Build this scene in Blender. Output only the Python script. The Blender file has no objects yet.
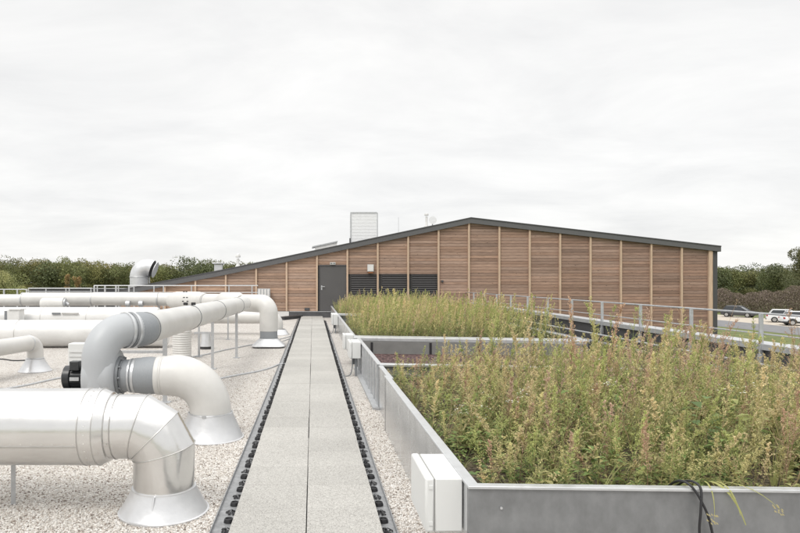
import bpy, math, random
import numpy as np
from mathutils import Vector, Matrix
R = math.radians
random.seed(7)
rng = np.random.default_rng(11)
scene = bpy.context.scene
C = scene.collection

# ------------------------------------------------------------------ camera
# level camera, 28 mm on full frame, standing on the paved strip; the frame is shifted, not tilted
FPX, VX, VY, EYE = 622.0, 313.0, 282.0, 1.63
cam = bpy.data.cameras.new("camera")
cam.lens = FPX / 800 * 36
cam.sensor_width = 36
cam.shift_x = (400 - VX) / 800
cam.shift_y = (VY - 266.5) / 800
cam.clip_start = 0.05
cam.clip_end = 4000
co = bpy.data.objects.new("camera", cam)
co.location = (0, 0, EYE)
co.rotation_euler = (R(90), 0, 0)
C.objects.link(co)
scene.camera = co

# ------------------------------------------------------------------ sky and light
SUN_EL, SUN_AZ = 52.0, 215.0          # overcast afternoon, glow behind and to the left
w = bpy.data.worlds.new("World")
scene.world = w
w.use_nodes = True
nt = w.node_tree
nt.nodes.clear()
N, L = nt.nodes.new, nt.links.new
out = N('ShaderNodeOutputWorld')
sky = N('ShaderNodeTexSky'); sky.sky_type = 'NISHITA'; sky.sun_disc = False
sky.sun_elevation = R(SUN_EL); sky.sun_rotation = R(SUN_AZ)
bg1 = N('ShaderNodeBackground'); bg1.inputs[1].default_value = 0.08
L(sky.outputs[0], bg1.inputs[0])
tc = N('ShaderNodeTexCoord')
sep = N('ShaderNodeSeparateXYZ'); L(tc.outputs['Generated'], sep.inputs[0])
# project the direction on a cloud deck: x/z', y/z'
zz = N('ShaderNodeMath'); zz.operation = 'MAXIMUM'; L(sep.outputs[2], zz.inputs[0]); zz.inputs[1].default_value = 0.0
za = N('ShaderNodeMath'); za.operation = 'ADD'; L(zz.outputs[0], za.inputs[0]); za.inputs[1].default_value = 0.16
dx = N('ShaderNodeMath'); dx.operation = 'DIVIDE'; L(sep.outputs[0], dx.inputs[0]); L(za.outputs[0], dx.inputs[1])
dy = N('ShaderNodeMath'); dy.operation = 'DIVIDE'; L(sep.outputs[1], dy.inputs[0]); L(za.outputs[0], dy.inputs[1])
cmb = N('ShaderNodeCombineXYZ'); L(dx.outputs[0], cmb.inputs[0]); L(dy.outputs[0], cmb.inputs[1])
mp = N('ShaderNodeMapping'); L(cmb.outputs[0], mp.inputs[0]); mp.inputs['Rotation'].default_value = (0, 0, R(24)); mp.inputs['Scale'].default_value = (0.6, 0.8, 1)
n1 = N('ShaderNodeTexNoise'); n1.inputs['Scale'].default_value = 1.7; n1.inputs['Detail'].default_value = 9; n1.inputs['Roughness'].default_value = 0.60; n1.inputs['Distortion'].default_value = 0.35
L(mp.outputs[0], n1.inputs['Vector'])
cr = N('ShaderNodeValToRGB')
cr.color_ramp.elements[0].position = 0.22; cr.color_ramp.elements[0].color = (0.70, 0.70, 0.70, 1)
cr.color_ramp.elements[1].position = 0.70; cr.color_ramp.elements[1].color = (0.905, 0.897, 0.880, 1)
L(n1.outputs[0], cr.inputs[0])
# an overcast sky is brighter towards the zenith
mr = N('ShaderNodeMapRange'); mr.inputs[1].default_value = 0.44; mr.inputs[2].default_value = 1.0; mr.inputs[3].default_value = 1.0; mr.inputs[4].default_value = 2.35
L(sep.outputs[2], mr.inputs[0])
bg2 = N('ShaderNodeBackground'); L(cr.outputs[0], bg2.inputs[0]); L(mr.outputs[0], bg2.inputs[1])
mx = N('ShaderNodeMixShader'); mx.inputs[0].default_value = 0.93
L(bg1.outputs[0], mx.inputs[1]); L(bg2.outputs[0], mx.inputs[2]); L(mx.outputs[0], out.inputs[0])

sl = bpy.data.lights.new("sun", 'SUN'); sl.energy = 1.25; sl.angle = R(22); sl.color = (1.0, 0.965, 0.91)
so = bpy.data.objects.new("sun", sl); C.objects.link(so)
az = R(SUN_AZ)
sd = Vector((math.sin(az) * math.cos(R(SUN_EL)), math.cos(az) * math.cos(R(SUN_EL)), math.sin(R(SUN_EL))))
so.rotation_euler = sd.to_track_quat('Z', 'Y').to_euler()

scene.view_settings.view_transform = 'Standard'
scene.view_settings.look = 'None'
scene.view_settings.gamma = 1
scene.view_settings.use_curve_mapping = False
scene.view_settings.exposure = 0.28

# ------------------------------------------------------------------ helpers
def P(x, y, Y):
    """photo pixel (800 wide) at distance Y -> point"""
    return Vector(((x - VX) / FPX * Y, Y, EYE - (y - VY) / FPX * Y))
def PX(x, Y): return (x - VX) / FPX * Y
def PZ(y, Y): return EYE - (y - VY) / FPX * Y

def tag(o, label=None, cat=None, group=None, kind=None):
    if label: o['label'] = label
    if cat: o['category'] = cat
    if group: o['group'] = group
    if kind: o['kind'] = kind
    return o
def thing(name, label, cat, loc=(0, 0, 0), group=None, rz=0):
    o = bpy.data.objects.new(name, None); C.objects.link(o)
    o.location = loc; o.rotation_euler = (0, 0, rz); o.empty_display_size = 0.2
    return tag(o, label, cat, group)

class MB:
    def __init__(s): s.v = []; s.f = []; s.c = []
    def add(s, vs, fs, col=None):
        n = len(s.v)
        s.v += [tuple(v) for v in vs]
        s.f += [tuple(i + n for i in f) for f in fs]
        s.c += [col if col is not None else (1, 1, 1)] * len(fs)
        return s
    def box(s, x0, x1, y0, y1, z0, z1, col=None):
        return s.add([(x0, y0, z0), (x1, y0, z0), (x1, y1, z0), (x0, y1, z0), (x0, y0, z1), (x1, y0, z1), (x1, y1, z1), (x0, y1, z1)],
                     [(3, 2, 1, 0), (4, 5, 6, 7), (0, 1, 5, 4), (1, 2, 6, 5), (2, 3, 7, 6), (3, 0, 4, 7)], col)
    def obox(s, c, ax, ay, az_, hx, hy, hz, col=None):
        c = Vector(c); vs = []
        for k in (-1, 1):
            for i, j in ((-1, -1), (1, -1), (1, 1), (-1, 1)):
                vs.append(c + ax * hx * i + ay * hy * j + az_ * hz * k)
        return s.add(vs, [(3, 2, 1, 0), (4, 5, 6, 7), (0, 1, 5, 4), (1, 2, 6, 5), (2, 3, 7, 6), (3, 0, 4, 7)], col)
    def wallseg(s, a, b, t, z0a, z1a, z0b=None, z1b=None, col=None):
        """upright slab from a to b (xy), thickness t to the left of a->b"""
        z0b = z0a if z0b is None else z0b; z1b = z1a if z1b is None else z1b
        a = Vector(a); b = Vector(b); d = (b - a).normalized(); n = Vector((-d.y, d.x)) * t
        vs = [(a.x, a.y, z0a), (b.x, b.y, z0b), (b.x + n.x, b.y + n.y, z0b), (a.x + n.x, a.y + n.y, z0a),
              (a.x, a.y, z1a), (b.x, b.y, z1b), (b.x + n.x, b.y + n.y, z1b), (a.x + n.x, a.y + n.y, z1a)]
        return s.add(vs, [(3, 2, 1, 0), (4, 5, 6, 7), (0, 1, 5, 4), (1, 2, 6, 5), (2, 3, 7, 6), (3, 0, 4, 7)], col)
    def prism(s, poly, y0, y1, col=None):
        """poly in xz (counter-clockwise seen from -y), extruded y0..y1"""
        n = len(poly)
        vs = [(x, y0, z) for x, z in poly] + [(x, y1, z) for x, z in poly]
        fs = [tuple(range(n)), tuple(range(2 * n - 1, n - 1, -1))]
        for i in range(n):
            j = (i + 1) % n
            fs.append((j, i, i + n, j + n))
        return s.add(vs, fs, col)
    def tube(s, pts, r, n=20, caps=True, col=None, closed=False):
        pts = [Vector(p) for p in pts]; m = len(pts)
        rs = r if isinstance(r, (list, tuple)) else [r] * m
        tg = []
        for i in range(m):
            if closed: t = pts[(i + 1) % m] - pts[i - 1]
            elif i == 0: t = pts[1] - pts[0]
            elif i == m - 1: t = pts[-1] - pts[-2]
            else: t = (pts[i + 1] - pts[i]).normalized() + (pts[i] - pts[i - 1]).normalized()
            tg.append(t.normalized())
        up = Vector((0, 0, 1)) if abs(tg[0].z) < 0.9 else Vector((0, 1, 0))
        u = up.cross(tg[0]).normalized()
        vs = []; 
        for i in range(m):
            u = (u - tg[i] * u.dot(tg[i])).normalized(); v = tg[i].cross(u)
            # mitre stretch at sharp bends
            sc = 1.0; md = None
            if 0 < i < m - 1:
                a = (pts[i] - pts[i - 1]).normalized(); b = (pts[i + 1] - pts[i]).normalized()
                cs = a.dot(tg[i])
                if cs < 0.9995 and cs > 0.3:
                    md = (b - a); md = (md - tg[i] * md.dot(tg[i]))
                    if md.length > 1e-6: md.normalize(); sc = 1 / cs
                    else: md = None
            for k in range(n):
                an = 2 * math.pi * k / n
                d = u * math.cos(an) + v * math.sin(an)
                if md: d = d + md * (d.dot(md) * (sc - 1))
                vs.append(pts[i] + d * rs[i])
        fs = []
        for i in range(m if closed else m - 1):
            i2 = (i + 1) % m
            for k in range(n):
                k2 = (k + 1) % n
                fs.append((i * n + k, i * n + k2, i2 * n + k2, i2 * n + k))
        if caps and not closed:
            fs.append(tuple(range(n - 1, -1, -1))); fs.append(tuple((m - 1) * n + k for k in range(n)))
        return s.add(vs, fs, col)
    def ring(s, c, nrm, Rr, r, n=32, k=6, col=None):
        nrm = Vector(nrm).normalized(); c = Vector(c)
        u = nrm.orthogonal().normalized(); v = nrm.cross(u)
        return s.tube([c + (u * math.cos(2 * math.pi * i / n) + v * math.sin(2 * math.pi * i / n)) * Rr for i in range(n)], r, k, closed=True, col=col)
    def band(s, c, nrm, Rr, wdt, t=0.006, n=40, col=None):
        """flat clamp band"""
        nrm = Vector(nrm).normalized(); c = Vector(c)
        return s.tube([c - nrm * wdt / 2, c - nrm * (wdt / 2 - 0.001), c + nrm * (wdt / 2 - 0.001), c + nrm * wdt / 2],
                      [Rr - 0.01, Rr + t, Rr + t, Rr - 0.01], n, col=col)
    def lathe(s, prof, c=(0, 0, 0), n=40, sx=1, sy=1, col=None, a0=0):
        c = Vector(c); vs = []; m = len(prof)
        for r_, z in prof:
            for k in range(n):
                a = a0 + 2 * math.pi * k / n
                vs.append((c.x + r_ * math.cos(a) * sx, c.y + r_ * math.sin(a) * sy, c.z + z))
        fs = [(i * n + k, i * n + (k + 1) % n, (i + 1) * n + (k + 1) % n, (i + 1) * n + k) for i in range(m - 1) for k in range(n)]
        return s.add(vs, fs, col)
    def build(s, name, m=None, parent=None, smooth=None, bevel=None, colname=None, loc=None):
        me = bpy.data.meshes.new(name)
        off = Vector(parent.location) if parent is not None and parent.get('_w') is None else Vector((0, 0, 0))
        # parts are written in world coordinates; bring them into the parent's frame
        par = parent; inv = None
        if parent is not None:
            mtx = Matrix.Identity(4); chain = []
            q = parent
            while q is not None: chain.append(q); q = q.parent
            for q in reversed(chain):
                mtx = mtx @ Matrix.LocRotScale(q.location, q.rotation_euler, q.scale)
            inv = mtx.inverted()
            vs = [inv @ Vector(v) for v in s.v]
        elif loc is not None:
            vs = [Vector(v) - Vector(loc) for v in s.v]
        else: vs = s.v
        me.from_pydata(vs, [], s.f)
        if m: me.materials.append(m)
        if colname:
            at = me.color_attributes.new(colname, 'FLOAT_COLOR', 'CORNER')
            arr = np.ones((len(me.loops), 4), 'f'); k = 0
            for f, c_ in zip(s.f, s.c):
                arr[k:k + len(f), :3] = c_; k += len(f)
            at.data.foreach_set('color', arr.ravel())
        me.update()
        o = bpy.data.objects.new(name, me); C.objects.link(o)
        if loc is not None and parent is None: o.location = loc
        if par is not None: o.parent = par
        if smooth is not None:
            me.shade_smooth(); me.set_sharp_from_angle(angle=R(smooth))
        if bevel:
            b = o.modifiers.new('bevel', 'BEVEL'); b.width = bevel; b.segments = 2; b.limit_method = 'ANGLE'; b.angle_limit = R(40)
            me.shade_smooth(); me.set_sharp_from_angle(angle=R(35)); b.harden_normals = False
        return o

def copy_tree(o, parent=None):
    c = o.copy(); C.objects.link(c); c.parent = parent
    for ch in list(o.children): copy_tree(ch, c)
    return c

def bend(p0, p1, p2, n=8, rad=None):
    """polyline p0..p1..p2 with a circular fillet of radius rad at p1"""
    p0, p1, p2 = Vector(p0), Vector(p1), Vector(p2)
    a = (p0 - p1).normalized(); b = (p2 - p1).normalized()
    th = a.angle(b); t = rad / math.tan(th / 2)
    cdir = (a + b).normalized(); c = p1 + cdir * (rad / math.sin(th / 2))
    s0 = p1 + a * t; s1 = p1 + b * t
    u = s0 - c; v = s1 - c; tot = u.angle(v)
    ax = u.cross(v).normalized()
    res = [p0]
    for i in range(n + 1):
        res.append(c + Matrix.Rotation(tot * i / n, 3, ax) @ u)
    res.append(p2)
    return res

# ------------------------------------------------------------------ materials
def mat(name, col, rough=0.6, metal=0.0, noise=None, bump=None, attr=None, spec=0.5, trans=None, stretch=(1, 1, 1)):
    """noise=(scale, amount, detail) varies the base colour; bump=(scale, strength)"""
    m = bpy.data.materials.new(name); m.use_nodes = True
    t = m.node_tree; n = t.nodes; l = t.links
    b = n['Principled BSDF']
    b.inputs['Base Color'].default_value = (*col, 1); b.inputs['Roughness'].default_value = rough
    b.inputs['Metallic'].default_value = metal; b.inputs['Specular IOR Level'].default_value = spec
    src = None
    if attr:
        a = n.new('ShaderNodeVertexColor'); a.layer_name = attr; src = a.outputs[0]
    tcn = n.new('ShaderNodeTexCoord'); mpn = n.new('ShaderNodeMapping'); mpn.inputs['Scale'].default_value = stretch
    l.new(tcn.outputs['Object'], mpn.inputs[0])
    if noise:
        nz = n.new('ShaderNodeTexNoise'); nz.inputs['Scale'].default_value = noise[0]; nz.inputs['Detail'].default_value = noise[2] if len(noise) > 2 else 5
        nz.inputs['Roughness'].default_value = 0.6
        l.new(mpn.outputs[0], nz.inputs['Vector'])
        mrn = n.new('ShaderNodeMapRange'); mrn.inputs[1].default_value = 0.25; mrn.inputs[2].default_value = 0.75
        mrn.inputs[3].default_value = 1 - noise[1]; mrn.inputs[4].default_value = 1 + noise[1]
        l.new(nz.outputs[0], mrn.inputs[0])
        mul = n.new('ShaderNodeMix'); mul.data_type = 'RGBA'; mul.blend_type = 'MULTIPLY'; mul.inputs[0].default_value = 1
        mul.inputs[6].default_value = (*col, 1)
        if src: l.new(src, mul.inputs[6])
        l.new(mrn.outputs[0], mul.inputs[7])
        src = mul.outputs[2]
        rr = n.new('ShaderNodeMapRange'); rr.inputs[3].default_value = max(0.05, rough - 0.10); rr.inputs[4].default_value = min(1, rough + 0.12)
        l.new(nz.outputs[0], rr.inputs[0]); l.new(rr.outputs[0], b.inputs['Roughness'])
    if src: l.new(src, b.inputs['Base Color'])
    if bump:
        nb = n.new('ShaderNodeTexNoise'); nb.inputs['Scale'].default_value = bump[0]; nb.inputs['Detail'].default_value = 6
        l.new(mpn.outputs[0], nb.inputs['Vector'])
        bn = n.new('ShaderNodeBump'); bn.inputs['Strength'].default_value = bump[1]; bn.inputs['Distance'].default_value = 0.02
        l.new(nb.outputs[0], bn.inputs['Height']); l.new(bn.outputs[0], b.inputs['Normal'])
    return m

M = {}
M['cream'] = mat('painted_duct', (0.60, 0.59, 0.567), 0.40, noise=(2.6, .10, 10), bump=(1.8, .10))
M['white'] = mat('white_sheet', (0.68, 0.675, 0.66), 0.38, noise=(2.2, .12, 10), stretch=(.8, 1, 1.6), bump=(3, .1))
M['plastic'] = mat('grey_plastic', (0.42, 0.435, 0.45), 0.42, noise=(3, .04))
M['sleeve'] = mat('grey_flex_sleeve', (0.27, 0.285, 0.30), 0.55, noise=(30, .08), stretch=(4, 1, 1))
M['darkgrey'] = mat('dark_flange', (0.20, 0.21, 0.22), 0.5, noise=(20, .1))
M['black'] = mat('black_rubber', (0.02, 0.02, 0.022), 0.5, noise=(20, .2))
M['motor'] = mat('black_motor_paint', (0.025, 0.027, 0.03), 0.35, noise=(20, .2))
M['alu'] = mat('aluminium_jacket', (0.74, 0.733, 0.722), 0.20, 0.90, noise=(3, .07, 9), bump=(4.5, .20))
M['seam'] = mat('jacket_seam', (0.55, 0.54, 0.52), 0.35, 0.8, noise=(10, .1))
M['conealu'] = mat('aluminium_flashing', (0.66, 0.665, 0.675), 0.34, 0.6, noise=(6, .07), bump=(12, .15))
M['galv'] = mat('galvanised_steel', (0.50, 0.51, 0.52), 0.45, 0.55, noise=(14, .14), bump=(25, .08))
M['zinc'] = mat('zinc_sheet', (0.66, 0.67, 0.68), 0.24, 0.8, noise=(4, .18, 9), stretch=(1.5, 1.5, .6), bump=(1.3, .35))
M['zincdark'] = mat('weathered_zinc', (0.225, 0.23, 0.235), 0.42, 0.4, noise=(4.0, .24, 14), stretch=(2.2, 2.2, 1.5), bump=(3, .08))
M['rim'] = mat('zinc_rim', (0.56, 0.57, 0.58), 0.36, 0.5, noise=(12, .10), bump=(10, .06))
M['box'] = mat('white_junction_plastic', (0.66, 0.665, 0.655), 0.45, noise=(2, .025))
M['boxseam'] = mat('junction_seam', (0.35, 0.35, 0.34), 0.6)
M['anth'] = mat('anthracite_metal', (0.075, 0.075, 0.078), 0.5, 0.1, noise=(3, .12))
M['door'] = mat('grey_door_paint', (0.095, 0.092, 0.092), 0.45, noise=(1.5, .06))
M['louvre'] = mat('dark_louvre', (0.05, 0.047, 0.047), 0.5, noise=(6, .15))
M['plinth'] = mat('bitumen_flashing', (0.09, 0.09, 0.095), 0.6, noise=(5, .25), bump=(20, .2))
M['tyre'] = mat('tyre_rubber', (0.02, 0.02, 0.02), 0.8)
M['glass'] = mat('dark_car_glass', (0.03, 0.035, 0.04), 0.08, spec=0.8)
M['carwhite'] = mat('white_car_paint', (0.75, 0.76, 0.77), 0.2, spec=0.7)
M['cardark'] = mat('charcoal_car_paint', (0.05, 0.052, 0.06), 0.15, spec=0.8)
M['rimalloy'] = mat('wheel_alloy', (0.5, 0.5, 0.5), 0.3, 0.8)
M['lampred'] = mat('tail_lamp', (0.35, 0.02, 0.015), 0.2)
M['lampclear'] = mat('clear_lamp', (0.7, 0.7, 0.7), 0.15)
M['cladding'] = mat('black_cladding', (0.03, 0.03, 0.03), 0.6)
M['panel'] = mat('grey_fibre_cement', (0.20, 0.20, 0.192), 0.8, noise=(6, .14, 8), bump=(30, .1))

def wood_mat():
    m = bpy.data.materials.new('larch_boards'); m.use_nodes = True
    t = m.node_tree; n = t.nodes; l = t.links; b = n['Principled BSDF']
    b.inputs['Roughness'].default_value = 0.8; b.inputs['Specular IOR Level'].default_value = 0.2
    a = n.new('ShaderNodeVertexColor'); a.layer_name = 'Col'
    tcn = n.new('ShaderNodeTexCoord'); mpn = n.new('ShaderNodeMapping'); mpn.inputs['Scale'].default_value = (1.2, 1, 26)
    l.new(tcn.outputs['Object'], mpn.inputs[0])
    nz = n.new('ShaderNodeTexNoise'); nz.inputs['Scale'].default_value = 2.2; nz.inputs['Detail'].default_value = 7; nz.inputs['Distortion'].default_value = .6
    l.new(mpn.outputs[0], nz.inputs['Vector'])
    mrn = n.new('ShaderNodeMapRange'); mrn.inputs[1].default_value = .3; mrn.inputs[2].default_value = .7; mrn.inputs[3].default_value = .70; mrn.inputs[4].default_value = 1.22
    l.new(nz.outputs[0], mrn.inputs[0])
    mp2 = n.new('ShaderNodeMapping'); mp2.inputs['Scale'].default_value = (1, 1, 2.2); l.new(tcn.outputs['Object'], mp2.inputs[0])
    vo = n.new('ShaderNodeTexVoronoi'); vo.inputs['Scale'].default_value = 2.6; l.new(mp2.outputs[0], vo.inputs['Vector'])
    kn = n.new('ShaderNodeMapRange'); kn.inputs[1].default_value = 0.04; kn.inputs[2].default_value = 0.12; kn.inputs[3].default_value = 0.42; kn.inputs[4].default_value = 1
    l.new(vo.outputs['Distance'], kn.inputs[0])
    m1 = n.new('ShaderNodeMix'); m1.data_type = 'RGBA'; m1.blend_type = 'MULTIPLY'; m1.inputs[0].default_value = 1
    l.new(a.outputs[0], m1.inputs[6]); l.new(mrn.outputs[0], m1.inputs[7])
    m2 = n.new('ShaderNodeMix'); m2.data_type = 'RGBA'; m2.blend_type = 'MULTIPLY'; m2.inputs[0].default_value = 1
    l.new(m1.outputs[2], m2.inputs[6]); l.new(kn.outputs[0], m2.inputs[7])
    l.new(m2.outputs[2], b.inputs['Base Color'])
    bn = n.new('ShaderNodeBump'); bn.inputs['Strength'].default_value = .4; bn.inputs['Distance'].default_value = .01
    l.new(nz.outputs[0], bn.inputs['Height']); l.new(bn.outputs[0], b.inputs['Normal'])
    return m
M['wood'] = wood_mat()
M['batten'] = mat('larch_batten', (0.56, 0.42, 0.31), 0.75, noise=(3, .18), stretch=(6, 6, .6), spec=.2)
M['membrane'] = mat('roof_membrane_dark', (0.04, 0.04, 0.042), 0.55, noise=(4, .2))

def gravel_mat(name, cols, scale, bumpd=0.02, rough=0.85, big=(0.93, 1.05)):
    m = bpy.data.materials.new(name); m.use_nodes = True
    t = m.node_tree; n = t.nodes; l = t.links; b = n['Principled BSDF']
    b.inputs['Roughness'].default_value = rough; b.inputs['Specular IOR Level'].default_value = 0.25
    tcn = n.new('ShaderNodeTexCoord')
    vo = n.new('ShaderNodeTexVoronoi'); vo.inputs['Scale'].default_value = scale; vo.inputs['Randomness'].default_value = 1
    l.new(tcn.outputs['Object'], vo.inputs['Vector'])
    sp = n.new('ShaderNodeSeparateColor'); l.new(vo.outputs['Color'], sp.inputs[0])
    cr_ = n.new('ShaderNodeValToRGB'); cr_.color_ramp.interpolation = 'LINEAR'
    el = cr_.color_ramp.elements
    while len(el) < len(cols): el.new(0.5)
    for i, (p, c) in enumerate(cols): el[i].position = p; el[i].color = (*c, 1)
    l.new(sp.outputs[0], cr_.inputs[0])
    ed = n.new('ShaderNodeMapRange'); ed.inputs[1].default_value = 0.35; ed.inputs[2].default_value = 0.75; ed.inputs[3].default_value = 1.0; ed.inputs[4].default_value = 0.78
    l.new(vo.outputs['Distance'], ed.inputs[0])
    nz = n.new('ShaderNodeTexNoise'); nz.inputs['Scale'].default_value = 0.7; nz.inputs['Detail'].default_value = 5
    l.new(tcn.outputs['Object'], nz.inputs['Vector'])
    mrn = n.new('ShaderNodeMapRange'); mrn.inputs[1].default_value = .3; mrn.inputs[2].default_value = .7; mrn.inputs[3].default_value = big[0]; mrn.inputs[4].default_value = big[1]
    l.new(nz.outputs[0], mrn.inputs[0])
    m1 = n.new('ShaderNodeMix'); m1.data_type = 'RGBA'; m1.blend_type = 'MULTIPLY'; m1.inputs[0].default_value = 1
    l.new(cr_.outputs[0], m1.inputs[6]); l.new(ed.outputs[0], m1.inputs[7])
    m2 = n.new('ShaderNodeMix'); m2.data_type = 'RGBA'; m2.blend_type = 'MULTIPLY'; m2.inputs[0].default_value = 1
    l.new(m1.outputs[2], m2.inputs[6]); l.new(mrn.outputs[0], m2.inputs[7])
    l.new(m2.outputs[2], b.inputs['Base Color'])
    bn = n.new('ShaderNodeBump'); bn.invert = True; bn.inputs['Strength'].default_value = .9; bn.inputs['Distance'].default_value = bumpd
    l.new(vo.outputs['Distance'], bn.inputs['Height']); l.new(bn.outputs[0], b.inputs['Normal'])
    return m
GRAV = [(0.0, (.17, .14, .12)), (0.10, (.36, .31, .27)), (0.25, (.54, .50, .455)), (0.6, (.64, .61, .57)), (1.0, (.74, .725, .70))]
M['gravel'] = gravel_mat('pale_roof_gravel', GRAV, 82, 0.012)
M['stone'] = mat('gravel_stone', (.7, .66, .6), .85, attr='Col', noise=(60, .08), spec=.25)
M['lava'] = gravel_mat('red_volcanic_gravel', [(0, (.03, .02, .02)), (.4, (.085, .05, .048)), (.8, (.15, .09, .085)), (1, (.28, .19, .18))], 34, 0.02)
M['soil'] = gravel_mat('planter_soil', [(0, (.05, .04, .028)), (.5, (.10, .08, .055)), (1, (.17, .14, .10))], 40, 0.02)

def paver_mat():
    m = gravel_mat('concrete_paver', [(0, (.29, .28, .26)), (.25, (.43, .42, .40)), (.7, (.475, .465, .44)), (1, (.56, .55, .52))], 150, 0.001, .85, (.90, 1.06))
    t = m.node_tree; a = t.nodes.new('ShaderNodeVertexColor'); a.layer_name = 'Col'
    b = t.nodes['Principled BSDF']; src = b.inputs['Base Color'].links[0].from_socket
    mm = t.nodes.new('ShaderNodeMix'); mm.data_type = 'RGBA'; mm.blend_type = 'MULTIPLY'; mm.inputs[0].default_value = 1
    t.links.new(src, mm.inputs[6]); t.links.new(a.outputs[0], mm.inputs[7]); t.links.new(mm.outputs[2], b.inputs['Base Color'])
    return m
M['paver'] = paver_mat()

def leaf_mat(name, attr='Col', tr=0.35, rough=0.6):
    m = bpy.data.materials.new(name); m.use_nodes = True
    t = m.node_tree; n = t.nodes; l = t.links; b = n['Principled BSDF']
    a = n.new('ShaderNodeVertexColor'); a.layer_name = attr
    b.inputs['Roughness'].default_value = rough; b.inputs['Specular IOR Level'].default_value = 0.3
    l.new(a.outputs[0], b.inputs['Base Color'])
    tl = n.new('ShaderNodeBsdfTranslucent'); l.new(a.outputs[0], tl.inputs[0])
    mxs = n.new('ShaderNodeMixShader'); mxs.inputs[0].default_value = tr
    l.new(b.outputs[0], mxs.inputs[1]); l.new(tl.outputs[0], mxs.inputs[2])
    l.new(mxs.outputs[0], n['Material Output'].inputs[0])
    return m
M['leaf'] = leaf_mat('leaves')
M['treeleaf'] = leaf_mat('tree_leaves', tr=.2)
M['bark'] = mat('bark', (.12, .09, .07), .9, noise=(8, .3))

def ground_mat(name, c1, c2, scale, bumps=0.3):
    m = bpy.data.materials.new(name); m.use_nodes = True
    t = m.node_tree; n = t.nodes; l = t.links; b = n['Principled BSDF']; b.inputs['Roughness'].default_value = .9
    b.inputs['Specular IOR Level'].default_value = .2
    tcn = n.new('ShaderNodeTexCoord'); nz = n.new('ShaderNodeTexNoise'); nz.inputs['Scale'].default_value = scale; nz.inputs['Detail'].default_value = 8; nz.inputs['Roughness'].default_value = .65
    l.new(tcn.outputs['Object'], nz.inputs['Vector'])
    cr_ = n.new('ShaderNodeValToRGB'); cr_.color_ramp.elements[0].position = .35; cr_.color_ramp.elements[1].position = .65
    cr_.color_ramp.elements[0].color = (*c1, 1); cr_.color_ramp.elements[1].color = (*c2, 1)
    l.new(nz.outputs[0], cr_.inputs[0]); l.new(cr_.outputs[0], b.inputs['Base Color'])
    n2 = n.new('ShaderNodeTexNoise'); n2.inputs['Scale'].default_value = scale * 12; l.new(tcn.outputs['Object'], n2.inputs['Vector'])
    bn = n.new('ShaderNodeBump'); bn.inputs['Strength'].default_value = bumps; bn.inputs['Distance'].default_value = .1
    l.new(n2.outputs[0], bn.inputs['Height']); l.new(bn.outputs[0], b.inputs['Normal'])
    return m
M['grass'] = ground_mat('meadow', (.10, .12, .045), (.17, .19, .075), 1.2)
M['asphalt'] = ground_mat('asphalt', (.17, .17, .175), (.22, .22, .225), 1.5, .1)
M['shoulder'] = ground_mat('pale_shoulder', (.40, .35, .29), (.52, .47, .40), 1.5, .1)

# ------------------------------------------------------------------ ground far below the roof
GZ = -3.0
def struct(name, mb, m, **k): return tag(mb.build(name, m, **k), kind='structure')
struct('ground', MB().add([(-900, -200, GZ), (900, -200, GZ), (900, 1500, GZ), (-900, 1500, GZ)], [(0, 1, 2, 3)]), M['grass'])
rx = lambda y: 0.0
struct('road', MB().add([(42.3, -60, GZ + .012), (49.3, -60, GZ + .012), (49.3, 300, GZ + .012), (42.3, 300, GZ + .012)], [(0, 1, 2, 3)]), M['asphalt'])
struct('road_shoulder', MB().add([(49.3, -60, GZ + .008), (57.5, -60, GZ + .008), (57.5, 90, GZ + .008), (49.3, 90, GZ + .008)], [(0, 1, 2, 3)]), M['shoulder'])

# ------------------------------------------------------------------ roof deck
g = MB(); g.add([(-22, -4, -.08), (7.1, -4, -.08), (7.1, 30, -.08), (-22, 30, -.08)], [(0, 1, 2, 3)])
struct('gravel_roof', g, M['gravel'])
struct('lower_building', MB().box(-22, 7.38, -4, 29.98, GZ, -.085), M['anth'])
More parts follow.
